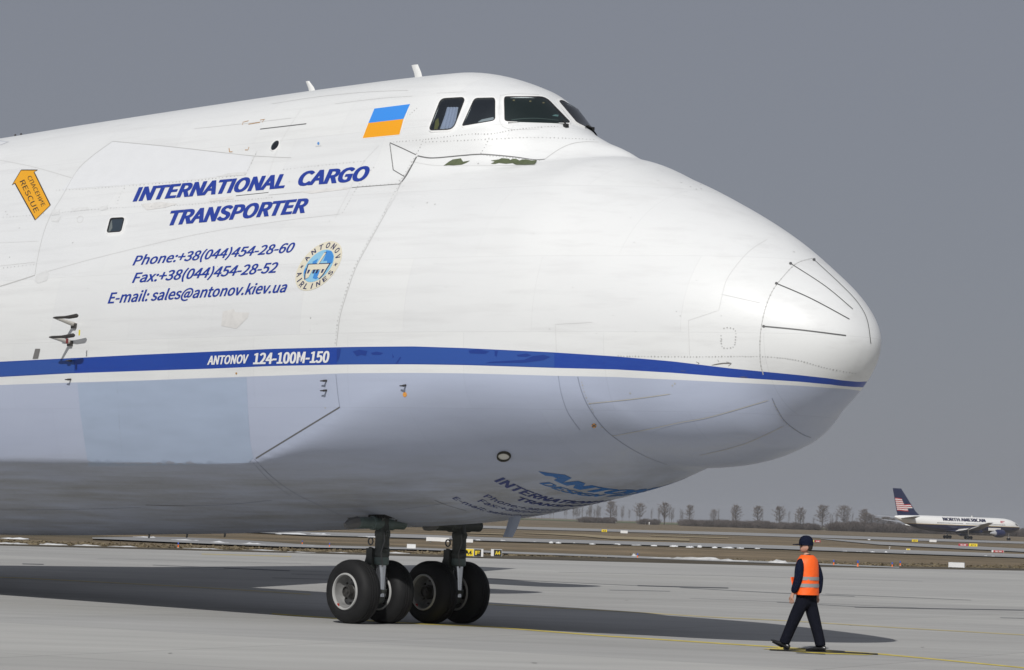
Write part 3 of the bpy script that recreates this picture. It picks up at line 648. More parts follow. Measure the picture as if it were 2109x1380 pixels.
for p in ([(1466, 752), (1490, 748), (1506, 749), (1500, 754)], [(1478, 741), (1481, 745)], [(1496, 745), (1507, 748)], [(1402, 764), (1412, 764)], [(1524, 776), (1540, 777)], [(1434, 745), (1440, 748), (1436, 752)]): skin_ribbon('paint_chip', p, .016, mat('chip_dark', (.16, .15, .14), .7), .006, taper=True)

for cx, cy, hw, hh, sl in ():
    q_ = round_poly([(cx-hw, cy-hh-sl*hw), (cx+hw, cy-hh+sl*hw), (cx+hw, cy+hh+sl*hw), (cx-hw, cy+hh-sl*hw)], 4, 4); seam(q_+[q_[0]], .008, M_SEAMF if cy < 700 else M_SEAMB)
    dots([(cx-hw+3, cy-hh+3), (cx+hw-3, cy-hh+3), (cx+hw-3, cy+hh-3), (cx-hw+3, cy+hh-3), (cx-hw+3, cy-hh+3)], 7, .007)
# probes and aerials
M_PROBE = mat('probe_metal', (.055, .050, .046), .45, metal=.3); M_PROBE2 = mat('probe_strut', (.48, .46, .42), .4, metal=.3)
def loc_of(px, py): L, N, ok = cast_many([(px, py)]); return L[0], N[0]
for base, out, up, back, ln, lab in (((154.5, 669), .44, .10, -.02, .70, 'upper'), ((146.4, 705.5), .44, .07, -.02, .72, 'lower')):
    L, N = loc_of(*base); tip = Vector(L)+Vector((back, -out, up)); st = MB(); st.tube([Vector(L), tip], [.045, .022], 8)
    pr = st.build('pitot_probe', M_PROBE2, AC); tb = MB(); tb.tube([tip+Vector((-.04, 0, 0)), tip+Vector((.05, 0, 0)), tip+Vector((ln*.45, 0, .0)), tip+Vector((ln*.62, 0, .0)), tip+Vector((ln*.95, 0, .02)), tip+Vector((ln, 0, .02))], [.014, .023, .025, .034, .038, .018], 10)
    tb.build('tube', M_PROBE, pr); bs = MB(); bs.box(Vector(L)+Vector((0, -.02, -.02)), (.12, .06, .09)); bs.build('foot', M_PROBE, pr)
    if lab == 'lower': MB().box(tip+Vector((ln*1.05, .08, .07)), (.03, .012, .10)).build('warning_tag', mat('tag_yellow', (.75, .62, .03), .5), pr); MB().box(tip+Vector((ln*.7, .0, -.08)), (.05, .02, .09)).build('warning_tag', mat('tag_red', (.18, .03, .03), .5), pr)
for px, py in ((147.5, 743), (146, 781.5), (672.5, 784), (672.5, 804), (835.5, 793.5)):
    L, N = loc_of(px, py); m_ = MB(); t_ = Vector(L)+Vector(N)*.075; m_.tube([Vector(L), t_], .018, 8); m_.tube([t_+Vector((.02, 0, 0)), t_+Vector((-.075, 0, 0))], [.015, .009], 8); m_.build('air_data_sensor', M_PROBE, AC)
def centre_point(px, upper):
    f = HF['hz'] if upper else HF['kz']; lo, hi = -15., 9.
    for _ in range(50):
        m = (lo+hi)/2; P = to_world(np.array([[m, 0, float(f(np.array(m)))]]))[0]; d = P-EYE
        if W/2+FPX*(d@R_)/(d@F_) < px: lo = m
        else: hi = m
    return Vector((m, 0, float(f(np.array(m)))))
def blade(c, chord, chord2, h, rake, th, m, name, sgn=1):
    mb = MB(); rows = []
    for z, ch, dx in ((-.08, chord, 0), (h*.5, (chord+chord2)/2, rake*.5), (h, chord2, rake)):
        rows.append([c+Vector((dx+x*ch, y*th, z*sgn)) for x, y in ((.5, 0), (.2, .5), (-.2, .4), (-.5, 0), (-.2, -.4), (.2, -.5))])
    v = sum(rows, []); f = [(r*6+k, r*6+(k+1) % 6, (r+1)*6+(k+1) % 6, (r+1)*6+k) for r in range(2) for k in range(6)]+[tuple(range(12, 18))]
    mb.add(v, f); return mb.build(name, m, AC)
M_BL = mat('blade_white', (.78, .78, .76), .4)
blade(centre_point(866, True), .20, .17, .29, -.17, .035, M_BL, 'blade_aerial'); blade(centre_point(648, True), .22, .10, .26, -.22, .035, M_BL, 'blade_aerial')
blade(centre_point(1064, False), .30, .24, .36, -.20, .05, mat('blade_grey', (.30, .34, .43), .4), 'blade_aerial', -1)
for px in (308, 386, 464): blade(centre_point(px, False), .07, .05, .07, -.02, .03, M_SEAMD, 'drain_mast', -1)
for px in (60, 72): MB().tube([centre_point(px, True)+Vector((0, -.35, -.06)), centre_point(px, True)+Vector((0, -.35, .03))], .02, 6).build('tie_down_ring', M_PROBE, AC)
for px in (360, 430, 600, 690, 945): MB().lathe([(-.02, .06), (.012, .05), (.022, .0)], 10, 'z', centre_point(px, True)).build('navigation_dome', M_BL, AC)
for (bx, by), (tx, ty) in (((1159, 252), (1165, 261)), ((1206, 262), (1217, 267))):
    L, N = loc_of(bx, by); L2, N2 = loc_of(tx, ty)
    if not np.isnan(L).any() and not np.isnan(L2).any():
        w_ = MB(); w_.tube([Vector(L)+Vector(N)*.04, Vector(L2)+Vector(N2)*.04], .014, 6); w_.box(Vector(L2)+Vector(N2)*.02, (.07, .07, .06)); w_.build('windscreen_wiper', mat('wiper_black', (.02, .02, .02), .5), AC)

# ------------------------------------------------------------------ nose gear: two legs, two wheels on each
M_TYRE = mat('tyre_rubber', (.0105, .0105, .011), .68, noise=.25, nscale=6, bump=.1); M_WHEEL = mat('wheel_paint', (.20, .20, .195), .45, noise=.25, nscale=9); M_LIP = mat('wheel_lip', (.40, .40, .39), .35); M_GEAR = mat('gear_grey_green', (.052, .058, .052), .5, noise=.25, nscale=6)
M_GEARL = mat('gear_teal_grey', (.10, .135, .125), .45, noise=.2, nscale=7); M_CHROME = mat('piston_chrome', (.55, .58, .63), .18, metal=.9); M_HUB = mat('hub_dark', (.06, .058, .055), .45, metal=.4, noise=.3, nscale=20)
AX = .22
def wheel(y, side):
    """side = -1: outer face towards starboard"""
    R, w = .56, .215
    tp = [(-w*.80, .30), (-w*.98, .36), (-w, .42), (-w*.93, .48), (-w*.76, .528), (-w*.52, .552), (-w*.30, .559)]
    for g in (-.17, .0, .17): tp += [((g-.035)*w*1.6, .560), ((g-.022)*w*1.6, .548), ((g+.022)*w*1.6, .548), ((g+.035)*w*1.6, .560)]
    tp += [(w*.30, .559), (w*.52, .552), (w*.76, .528), (w*.93, .48), (w, .42), (w*.98, .36), (w*.80, .30)]
    ty = MB().lathe(tp, 64, 'y').build('wheel', M_TYRE, AC, auto=50); ty.location = (AX, y, .555)
    s = side
    rim = MB().lathe([(s*w*.55, .325), (s*w*.80, .300), (s*w*.62, .284), (s*w*.22, .262), (s*w*.06, .24), (s*w*.02, .20), (s*w*.06, .15), (s*w*.0, .148), (s*w*.0, .115)], 56, 'y').build('rim', M_WHEEL, ty, auto=40)
    MB().lathe([(s*w*.78, .325), (s*w*.92, .325), (s*w*.99, .314), (s*w*.99, .298), (s*w*.90, .288), (s*w*.78, .288)], 56, 'y').build('rim_lip', M_LIP, ty, auto=40)
    MB().lathe([(s*w*.0, .13), (s*w*.30, .125), (s*w*.35, .11), (s*w*.78, .100), (s*w*.80, .085), (s*w*.66, .085), (s*w*.66, .04), (s*w*.74, .036), (s*w*.74, 0)], 36, 'y').build('hub', M_HUB, ty)
    MB().lathe([(-s*w*.55, .325), (-s*w*.9, .31), (-s*w*.9, .29), (-s*w*.5, .27), (-s*w*.4, .12), (-s*w*.5, .05), (-s*w*.5, 0)], 40, 'y').build('rim', M_WHEEL, ty, auto=40)
    for k in range(9):
        a = 2*math.pi*k/9+.3; MB().lathe([(0, .017), (s*.03, .017), (s*.03, 0)], 8, 'y', (.205*math.cos(a), s*w*.03, .205*math.sin(a))).build('wheel_bolt', M_HUB, ty)
    for k in range(3):
        a = 2*math.pi*k/3+.9; MB().lathe([(0, .030), (s*.012, .030), (s*.012, 0)], 10, 'y', (.19*math.cos(a), s*w*.035, .19*math.sin(a))).build('wheel_hole', M_SEAMD, ty)
    MB().box((-.285*.55, s*w*.93, -.285*.83), (.05, .01, .05)).build('creep_mark', mat('mark_red', (.35, .03, .02), .5), ty)
    return ty
for y in (-1.325, -.535, .535, 1.325): wheel(y, -1)
LX = AX+.27
for y in (-.93, .93):
    lg = MB(); lg.lathe([(1.17, .122), (1.20, .136), (1.26, .136), (1.28, .125), (1.38, .125), (1.40, .13), (1.42, .125), (1.52, .125), (1.54, .138), (1.62, .138), (1.66, .11), (1.95, .11)], 28, 'z', (LX, y, 0)); leg = lg.build('gear_leg', M_GEAR, AC)
    MB().lathe([(.48, .088), (1.05, .088), (1.17, .092)], 28, 'z', (LX, y, 0)).build('piston', M_CHROME, leg)
    MB().lathe([(1.03, .10), (1.05, .128), (1.12, .132), (1.17, .128)], 28, 'z', (LX, y, 0)).build('gland_nut', M_GEARL, leg)
    tr = MB().lathe([(-.58, .0), (-.58, .085), (-.56, .10), (-.25, .10), (-.24, .122), (.24, .122), (.25, .10), (.50, .102), (.52, .085), (.52, 0)], 24, 'y', (LX-.02, y, 1.76)).build('trunnion', M_GEARL if y < 0 else M_GEAR, leg)
    fk = MB(); fk.tube([(LX, y, .62), (LX-.02, y, .48), (AX, y, .555)], [.12, .12, .10], 12); fk.tube([(AX, y-.40, .555), (AX, y+.40, .555)], .075, 12); fk.build('axle', M_GEAR, leg)
    MB().tube([(LX-.20, y-.06, 1.32), (LX-.33, y-.06, 1.02), (LX-.16, y-.05, .62)], [.055, .05, .05], 8).build('torque_link', M_GEAR, leg)
    MB().box((LX-.17, y-.10, 1.14), (.15, .10, .36)).build('shimmy_damper', M_GEAR, leg)
    MB().tube([(LX-.16+.06*math.cos(a), y-.13, 1.44+.06*math.sin(a)) for a in np.linspace(0, 2*math.pi, 13)], .014, 6, False).build('towing_ring', M_SEAMD, leg)
    b_ = MB(); b_.tube([(LX+.10, y-.05, 1.30), (LX+.27, y-.08, 1.30)], .032, 10); b_.tube([(LX+.10, y-.05, 1.59), (LX+.27, y-.08, 1.59)], .02, 8); b_.tube([(LX+.2, y-.08, 1.54), (LX+.2, y-.08, 1.64)], .014, 8); b_.tube([(LX+.26, y-.08, 1.55), (LX+.26, y-.08, 1.63)], .014, 8); b_.build('hose_bracket', M_GEAR, leg)
    MB().tube([(LX+.13, y-.08, 1.6), (LX+.17, y-.10, 1.45), (LX+.10, y-.11, 1.25), (LX+.12, y-.08, 1.0)], .012, 6).build('hydraulic_hose', M_SEAMD, leg)
    st = MB(); st.tube([(LX-.10, y, 1.68), (LX-1.0, y, 1.90)], .06, 8); st.build('drag_strut', M_GEAR, leg)
    MB().tube([(LX-.02, y-.56, 1.77), (LX-.05, y-.72, 1.74), (LX-.06, y-.82, 1.70)], [.10, .095, .05], 8).build('door_stub', M_SEAMD, leg)
    MB().box((LX+.02, y, 1.90), (.42, .36, .10)).build('gear_bay_mouth', mat('bay_shade_black', (.012, .012, .012), .8), leg)  # solid box, the darkness of the bay opening painted black
    for dy in (-.16, .16): MB().tube([(LX+.16, y+dy, 1.80), (LX+.22, y+dy, 1.95)], .02, 6).build('uplock_rod', M_GEAR, leg)

# ------------------------------------------------------------------ wings, engines, main wheels and tail (mostly left of the frame; they throw the far shadow)
M_WING = mat('wing_grey', (.42, .44, .50), .4)
def section(y, xl, ch, z, th):
    return [(xl-ch*u, y, z+th*ch*q) for u, q in ((0, 0), (.05, .35), (.2, .55), (.5, .5), (1, 0), (.5, -.25), (.2, -.4), (.05, -.3))]
def surf(name, secs, m):
    v = sum(secs, []); n = 8; f = [(r*n+k, r*n+(k+1) % n, (r+1)*n+(k+1) % n, (r+1)*n+k) for r in range(len(secs)-1) for k in range(n)]+[tuple(range(n)), tuple(range((len(secs)-1)*n, len(secs)*n))]
    return MB().add(v, f).build(name, m, AC)
for sgn in (-1, 1):
    surf('wing', [section(sgn*1.5, -10.8, 16.5, 8.7, .12), section(sgn*13, -18.6, 10.5, 8.0, .11), section(sgn*36, -35.5, 4, 6.2, .10)], M_WING)
    surf('tailplane', [section(sgn*1.0, -46, 7, 7.8, .1), section(sgn*11, -52.5, 3.2, 7.8, .1)], M_WING)
    for yy, xf, zc in ((12.4, -11.6, 5.0), (20.6, -17.2, 4.7)):
        en = MB().lathe([(0, 1.18), (.12, 1.36), (.3, 1.42), (2.2, 1.45), (3.4, 1.25), (3.4, .9), (5.4, .55), (5.9, .0)], 32, 'x', (0, 0, 0)); en.v = [(xf-a, sgn*yy+b, zc+c) for a, b, c in en.v]; e_ = en.build('engine', M_WING, AC)
        fan = MB().lathe([(.6, 0), (.5, .35), (.6, .36), (.62, 1.15)], 32, 'x'); fan.v = [(xf-a, sgn*yy+b, zc+c) for a, b, c in fan.v]; fan.build('fan', M_SEAMD, e_)
        MB().add([(xf-1.2, sgn*yy-.15, zc+1.3), (xf-1.2, sgn*yy+.15, zc+1.3), (xf-6.5, sgn*yy+.15, zc+1.2), (xf-6.5, sgn*yy-.15, zc+1.2), (xf-4.2, sgn*yy-.15, 7.9), (xf-4.2, sgn*yy+.15, 7.9), (xf-9, sgn*yy+.15, 7.6), (xf-9, sgn*yy-.15, 7.6)], [(0, 1, 2, 3), (4, 7, 6, 5), (0, 4, 5, 1), (1, 5, 6, 2), (2, 6, 7, 3), (3, 7, 4, 0)]).build('pylon', M_WING, e_)
    for k in range(5): MB().lathe([(-.5, .3), (-.5, .55), (-.4, .62), (.4, .62), (.5, .55), (.5, .3)], 24, 'y', (-19.5-k*1.65, sgn*3.3, .62)).build('main_wheel', M_TYRE, AC)
    surf('gear_fairing', [section(sgn*2.6, -16.5, 14, 3.0, .16), section(sgn*4.2, -17.5, 12, 3.0, .12)], M_WING)
fin = [[(x, y*.3, z) for x, y in ((xl, 0), (xl-ch*.3, 1), (xl-ch, 0), (xl-ch*.3, -1))] for xl, ch, z in ((-43, 11, 8.5), (-51, 6.5, 20))]
MB().add(fin[0]+fin[1], [(k, (k+1) % 4, 4+(k+1) % 4, 4+k) for k in range(4)]+[(4, 5, 6, 7)]).build('tail_fin', mat('fin_blue', (.02, .06, .3), .4), AC)
# ------------------------------------------------------------------ airfield
def ground_mat(name, c1, c2, c3, scl, spots=.0, rough=.95, stretch=(1, 1, 1), brick=False, fine=60., s2=None):
    m = bpy.data.materials.new(name); m.use_nodes = True; nt = m.node_tree; N, Lk = nt.nodes, nt.links; b = N['Principled BSDF']; b.inputs['Roughness'].default_value = rough; b.inputs['Specular IOR Level'].default_value = .25
    tc = N.new('ShaderNodeTexCoord'); mp = N.new('ShaderNodeMapping'); mp.inputs['Scale'].default_value = stretch; Lk.new(tc.outputs['Object'], mp.inputs[0])
    n1 = N.new('ShaderNodeTexNoise'); n1.inputs['Scale'].default_value = scl; n1.inputs['Detail'].default_value = 8; n1.inputs['Roughness'].default_value = .6; Lk.new(mp.outputs[0], n1.inputs['Vector'])
    r = N.new('ShaderNodeValToRGB'); e = r.color_ramp.elements; e[0].position = .36; e[0].color = (*c1, 1); e[1].position = .66; e[1].color = (*c3, 1); k = e.new(.5); k.color = (*c2, 1); Lk.new(n1.outputs[0], r.inputs[0]); out = r.outputs[0]
    n2 = N.new('ShaderNodeTexNoise'); n2.inputs['Scale'].default_value = fine; n2.inputs['Detail'].default_value = 4; Lk.new((mp if s2 is None else tc).outputs[0 if s2 is None else 'Object'], n2.inputs['Vector'])
    rg = N.new('ShaderNodeMapRange'); rg.inputs[1].default_value = .25; rg.inputs[2].default_value = .75; rg.inputs[3].default_value = 1-spots; rg.inputs[4].default_value = 1+spots; Lk.new(n2.outputs[0], rg.inputs[0])
    mx = N.new('ShaderNodeMix'); mx.data_type = 'RGBA'; mx.blend_type = 'MULTIPLY'; mx.inputs[0].default_value = 1; Lk.new(out, mx.inputs[6]); Lk.new(rg.outputs[0], mx.inputs[7]); out = mx.outputs[2]
    if brick:
        mp2 = N.new('ShaderNodeMapping'); mp2.inputs['Rotation'].default_value = (0, 0, math.radians(28)); Lk.new(tc.outputs['Object'], mp2.inputs[0])
        bt = N.new('ShaderNodeTexBrick'); bt.offset = 0; bt.inputs['Color1'].default_value = (1.05, 1.05, 1.04, 1); bt.inputs['Color2'].default_value = (.94, .94, .945, 1); bt.inputs['Mortar'].default_value = (.62, .62, .62, 1)
        bt.inputs['Scale'].default_value = 1; bt.inputs['Brick Width'].default_value = 7.5; bt.inputs['Row Height'].default_value = 7.5; bt.inputs['Mortar Size'].default_value = .018; Lk.new(mp2.outputs[0], bt.inputs['Vector'])
        m2 = N.new('ShaderNodeMix'); m2.data_type = 'RGBA'; m2.blend_type = 'MULTIPLY'; m2.inputs[0].default_value = 1; Lk.new(out, m2.inputs[6]); Lk.new(bt.outputs[0], m2.inputs[7]); out = m2.outputs[2]
    Lk.new(out, b.inputs['Base Color']); return m
M_GRASS = ground_mat('winter_grass', (.105, .086, .052), (.165, .128, .080), (.25, .19, .12), .05, .55, stretch=(.30, 1.0, 1), fine=1.4)
M_STRAW = ground_mat('straw_grass', (.24, .195, .125), (.30, .245, .155), (.36, .30, .19), .2, .2, fine=7.)
M_EARTH = ground_mat('wet_earth', (.050, .042, .030), (.085, .072, .050), (.13, .105, .07), .5, .35, stretch=(.4, 1, 1), fine=12.)
M_CONC = ground_mat('apron_concrete', (.375, .370, .352), (.405, .40, .382), (.435, .43, .41), .16, .09, .85, stretch=(.2, 1, 1), brick=True, fine=1.1)
M_ASPH = ground_mat('taxiway_asphalt', (.25, .25, .25), (.30, .30, .298), (.355, .355, .35), .05, .08, .9, stretch=(.3, 1, 1))
M_FIELD = ground_mat('field_green', (.085, .105, .05), (.11, .13, .06), (.13, .14, .07), .02, .1)
def sheet(name, rows, m, label=None, kind='structure'):
    n = len(rows[0]); v = sum([list(r) for r in rows], []); f = [(r*n+k, r*n+k+1, (r+1)*n+k+1, (r+1)*n+k) for r in range(len(rows)-1) for k in range(n-1)]
    o = obj(name, v, f, m, None, False); bm = bmesh.new(); bm.from_mesh(o.data); bmesh.ops.recalc_face_normals(bm, faces=bm.faces)
    if bm.faces and sum(fc.normal.z for fc in bm.faces) < 0: bmesh.ops.reverse_faces(bm, faces=bm.faces[:])
    bm.to_mesh(o.data); bm.free(); o['kind'] = kind
    if label: o['label'] = label
    return o
ys = [-80, 60, 150, 230, 320, 450, 600, 750, 900, 1000, 1100, 1200, 1300, 1700, 2500, 5000, 12000]
sheet('ground', [[(x, y, zt(y)-.06) for x in np.linspace(-4000, 4000, 9)] for y in ys], M_GRASS, 'flat brown winter grassland around the airfield')
edge = [ground(*p) for p in ((0, 1122), (350, 1131), (700, 1140), (1000, 1148.5), (1220, 1155), (1640, 1165), (2109, 1173.5))]
eL = edge[0]+(edge[0]-edge[2])*6; eR = edge[-1]+(edge[-1]-edge[-3]).normalized()*80; ex = [eL]+edge+[eR]
sheet('apron', [[(p.x, -80, 0) for p in ex], [(p.x, 0, 0) for p in ex], [(p.x, min(p.y, 228), 0) for p in ex]], M_CONC, 'pale concrete apron the freighter taxies across')
def gstrip(name, up, lo, m, off=.03, kind='structure', label=None, step=60):
    xs = np.arange(up[0][0], up[-1][0]+1, step) if up[-1][0]-up[0][0] > step else np.array([up[0][0], up[-1][0]]); xs[-1] = up[-1][0]
    U = [(x, float(np.interp(x, *zip(*up)))) for x in xs]; Lw = [(x, float(np.interp(x, *zip(*lo)))) for x in xs]
    rows = []
    for t in (0, .34, .67, 1): rows.append([tuple(ground(x, y0*(1-t)+y1*t, off)) for (x, y0), (_, y1) in zip(U, Lw)])
    return sheet(name, rows, m, label, kind)
gstrip('earth_verge', [(-60, 1118.5), (250, 1126), (500, 1132.5), (700, 1137), (1000, 1144), (1300, 1149.5), (1640, 1160.5), (1800, 1165), (2170, 1172)], [(-60, 1121.5), (250, 1129.5), (500, 1136), (700, 1141), (1000, 1149.5), (1300, 1157.5), (1640, 1166), (1800, 1169.5), (2170, 1176)], M_EARTH, .012, label='dark wet earth strip along the apron edge')
gstrip('service_road', [(190, 1107), (300, 1105), (400, 1107), (500, 1112), (640, 1122.3), (860, 1127.5), (1040, 1135.5), (1300, 1145), (1480, 1152), (1640, 1158), (1852, 1167.5)], [(190, 1109), (300, 1114), (400, 1118.5), (500, 1122.5), (640, 1127.6), (860, 1131.6), (1040, 1139.5), (1300, 1149), (1480, 1156), (1640, 1161.5), (1852, 1169.5)], M_ASPH, .03, label='narrow grey service road nearest the apron')
gstrip('taxiway', [(400, 1082), (640, 1095.5), (860, 1100.5), (1000, 1106.5), (1300, 1115), (1560, 1121.5), (1800, 1130.5), (2170, 1143.5)], [(400, 1090), (640, 1102.6), (860, 1108), (1000, 1113.7), (1300, 1121.8), (1560, 1128.8), (1800, 1138), (2170, 1150.5)], M_ASPH, .03, label='grey taxiway with snow lumps along its near edge')
gstrip('far_taxiway', [(700, 1076), (960, 1081.5), (1300, 1091), (1560, 1097.5), (1800, 1105.5), (2170, 1117.5)], [(700, 1081), (960, 1086.7), (1300, 1096), (1560, 1103.5), (1800, 1111), (2170, 1121.5)], M_ASPH, .05, label='far grey taxiway the blue and white airliner rolls on')
gstrip('taxiway_branch', [(1690, 1108.8), (1800, 1114.8), (2170, 1133)], [(1690, 1109.8), (1800, 1121), (2170, 1139.5)], M_ASPH, .05, label='branch taxiway splitting off on the right')
for u, l in (([(1080, 1097.5), (1180, 1099), (1260, 1104), (1420, 1110)], [(1080, 1098.5), (1180, 1102.5), (1260, 1110), (1420, 1114)]), ([(1340, 1102), (1500, 1107)], [(1340, 1103.5), (1500, 1109)]), ([(960, 1097), (1040, 1099)], [(960, 1098.5), (1040, 1101)]), ([(1050, 1141), (1200, 1143)], [(1050, 1142), (1200, 1145)])):
    gstrip('straw_patch', u, l, M_STRAW, .02, 'stuff', 'patch of pale straw coloured grass')
gstrip('field', [(900, 1062.8), (1300, 1074.2), (1700, 1087.2), (2170, 1102.6)], [(900, 1064.5), (1300, 1077.2), (1700, 1090.5), (2170, 1106)], M_FIELD, .06, label='thin green field behind the hedgerow')
# markings and joints on the apron
M_YEL = mat('line_yellow', (.62, .50, .10), .7, noise=.25, nscale=3); M_YELF = mat('line_yellow_worn', (.50, .42, .20), .8, noise=.2, nscale=2); M_BLK = mat('line_black', (.03, .028, .02), .8); M_TAR = mat('joint_tar', (.085, .088, .095), .8); M_TARL = mat('joint_light', (.20, .205, .21), .85)
def gline(name, pts, w, m, off, label=None):
    up = [(x, y-w/2) for x, y in pts]; lo = [(x, y+w/2) for x, y in pts]; return gstrip(name, up, lo, m, off, 'structure', label, 50)
L1 = [(560, 1264), (690, 1273.5), (850, 1284), (1000, 1290), (1242, 1309.4), (1484, 1325), (1615, 1333.5), (1832, 1348.5), (2170, 1381)]
gline('taxi_line', L1, 2.3, M_YEL, .004, 'yellow taxi line passing under the walking person')
gline('taxi_line', [(900, 1239), (1006, 1245), (1256, 1257.5), (1469, 1271), (1621, 1278.3), (1846, 1292.7), (2170, 1311)], 1.5, M_YELF, .004, 'faint yellow line beyond the nose shadow')
gline('taxi_line', [(-60, 1187), (40, 1190.2), (400, 1209), (640, 1224)], 1.6, M_YELF, .004, 'faint yellow line crossing the belly shadow')
gline('taxi_line', [(415, 1141), (500, 1143.2), (600, 1146)], 1.6, M_YELF, .004, 'short faded yellow dashes near the apron edge')
hp = [(1570, 1336.3), (1612, 1333.6), (1700, 1338), (1836, 1347.3), (1780, 1348.8), (1690, 1346.3)]
obj('ground_marking', [tuple(ground(x, y, .006)) for x, y in hp], [tuple(range(len(hp)))], M_YEL, None, False); tag(bpy.context.scene.objects['ground_marking'], 'yellow and black stop marking under the walking person', kind='structure')
for p, w in (([(1585, 1337.6), (1660, 1341), (1808, 1346.8)], 2.2), ([(1615, 1335), (1700, 1340), (1790, 1345.3)], 1.2), ([(1640, 1344), (1700, 1346.6)], .8), ([(1650, 1334.6), (1740, 1341)], .8)): gline('marking_stripe', p, w, M_BLK, .010)
for p, w, m in (([(1006, 1191.5), (1200, 1201), (1313, 1206)], .9, M_TARL), ([(1313, 1206), (1400, 1208.5), (1500, 1211)], 2.0, M_TAR), ([(1400, 1210), (1600, 1221), (1760, 1228)], 1.1, M_TARL), ([(1255, 1215), (1380, 1217.5)], .9, M_TARL), ([(315, 1163.5), (461, 1169.5)], .9, M_TARL), ([(461, 1169.8), (530, 1172.8), (597, 1175.6)], 1.8, M_TAR), ([(597, 1175.5), (680, 1178)], .8, M_TARL), ([(46, 1161.2), (90, 1162.2)], 1.5, M_TAR), ([(370, 1170.5), (470, 1173)], .7, M_TARL), ([(560, 1190), (678, 1193)], 1.0, M_TARL), ([(600, 1182), (680, 1184.5)], .9, M_TARL), ([(1760, 1250), (1900, 1253), (2109, 1256.5)], 1.6, M_TAR), ([(1600, 1240), (1760, 1249)], .8, M_TARL), ([(2060, 1272), (2140, 1274)], .9, M_TARL), ([(1700, 1223), (2000, 1236)], .6, M_TARL)): gline('slab_joint', p, w, m, .005)
# withered tufts along the apron edge
def tufts(n=5000):
    mb_v = []; mb_f = []
    E = [(-30, 1118.5), (500, 1134), (1000, 1146.5), (1300, 1153), (1640, 1163), (1800, 1167), (2140, 1173)]
    for _ in range(n):
        x = random.uniform(-20, 2130); y = float(np.interp(x, *zip(*E)))-abs(random.gauss(0, 3.0)); P = ground(x, y, -.06)
        h = random.uniform(.03, .09); a = random.uniform(0, math.pi); w = random.uniform(.05, .16); d = Vector((math.cos(a), math.sin(a), 0))*w; lean = Vector((random.uniform(-.06, .06), random.uniform(-.06, .06), h)); k = len(mb_v)
        mb_v += [P-d, P+d, P+lean+d*.4, P+lean-d*.4]; mb_f.append((k, k+1, k+2, k+3))
    o = obj('dry_grass', mb_v, mb_f, mat('dry_grass', (.16, .13, .08), .9, noise=.45, nscale=.8), None, False); tag(o, 'withered grass tufts along the apron edge', kind='stuff')
tufts()
M_TYM = mat('tyre_mark', (.31, .31, .30), .8); M_STAIN = mat('oil_stain', (.25, .245, .235), .8)
for p_, w_ in (([(1150, 1178), (1500, 1186), (1900, 1197)], .7), ([(1420, 1232), (1700, 1243), (1990, 1256)], .7), ([(200, 1150), (520, 1158), (640, 1161)], .7)): gline('tyre_mark', p_, w_, M_TYM, .003)
for x, y, w_ in ((1643, 1287, 9), (1290, 1236, 8), (1752, 1288, 5), (350, 1345, 10), (1100, 1365, 12), (1900, 1333, 7), (1500, 1200, 5)):
    P = ground(x, y, .004); k_ = FPX/P.y; n_ = 14; obj('oil_stain', [(P.x+w_/k_/2*math.cos(2*math.pi*q/n_)*random.uniform(.7, 1.2), P.y+w_/k_*1.2*math.sin(2*math.pi*q/n_)*random.uniform(.7, 1.2), .004) for q in range(n_)], [tuple(range(n_))], M_STAIN, None, False)['kind'] = 'structure'

# ------------------------------------------------------------------ snow
M_SNOW = mat('old_snow', (.62, .63, .64), .8, noise=.22, nscale=1.2, bump=.3, bscale=4); M_SNOWD = mat('dirty_snow', (.52, .52, .515), .9, noise=.3, nscale=1.5, bump=.3, bscale=4)
def heap(x, y, w, h, m, label, group, name='snow_heap'):
    P = ground(x, y, -.01); k = FPX/P.y; h *= 1.45; bm = bmesh.new(); bmesh.ops.create_icosphere(bm, subdivisions=3, radius=1)
    sd_ = random.uniform(0, 50); ww, hh = w/k/2, h/k
    from mathutils import noise as mn
    for v in bm.verts:
        q = mn.noise(Vector((v.co.x*2.2+sd_, v.co.y*2.2, v.co.z*2.2)))*.35+mn.noise(Vector((v.co.x*5+sd_, v.co.y*5, v.co.z*5)))*.2
        ridge = .55+.45*mn.noise(Vector((v.co.x*3.5+sd_, 0, 3)))
        v.co = Vector((v.co.x*ww*(1+q*.4), v.co.y*min(ww*.6, 3)*(1+q), max(v.co.z, -.1)*hh*(ridge+q)))
    me = bpy.data.meshes.new(name); bm.to_mesh(me); bm.free(); me.materials.append(m); me.polygons.foreach_set('use_smooth', [True]*len(me.polygons)); o = bpy.data.objects.new(name, me); C.objects.link(o); o.location = P
    return tag(o, label, 'snow heap', group)
heap(1435, 1153.5, 110, 6.5, M_SNOWD, 'long dirty snow bank left of the walking person', 'snow banks by the apron')
heap(1603, 1160.8, 44, 8, M_SNOWD, 'dirty snow bank touching the orange vest outline', 'snow banks by the apron')
heap(1306, 1147, 12, 7, M_SNOWD, 'small pointed snow heap beside a lone marker post', 'snow banks by the apron')
heap(1360, 1150.5, 70, 3, M_SNOWD, 'low snow bank right of the lone marker post', 'snow banks by the apron')
heap(1500, 1156.5, 90, 4.5, M_SNOWD, 'low ragged snow bank behind the taxi lines', 'snow banks by the apron')
for x, y, w, h in ((20, 1120.5, 80, 3), (110, 1122.5, 60, 3.5), (180, 1124.5, 60, 3), (255, 1127, 70, 2.5), (420, 1131.5, 90, 2.6), (540, 1134.5, 80, 2.8), (620, 1138.5, 70, 2), (820, 1140, 50, 2.8), (700, 1139, 60, 2)):
    heap(x, y, w, h, M_SNOWD, 'low line of dirty old snow at the apron edge', 'snow lines at the apron edge')
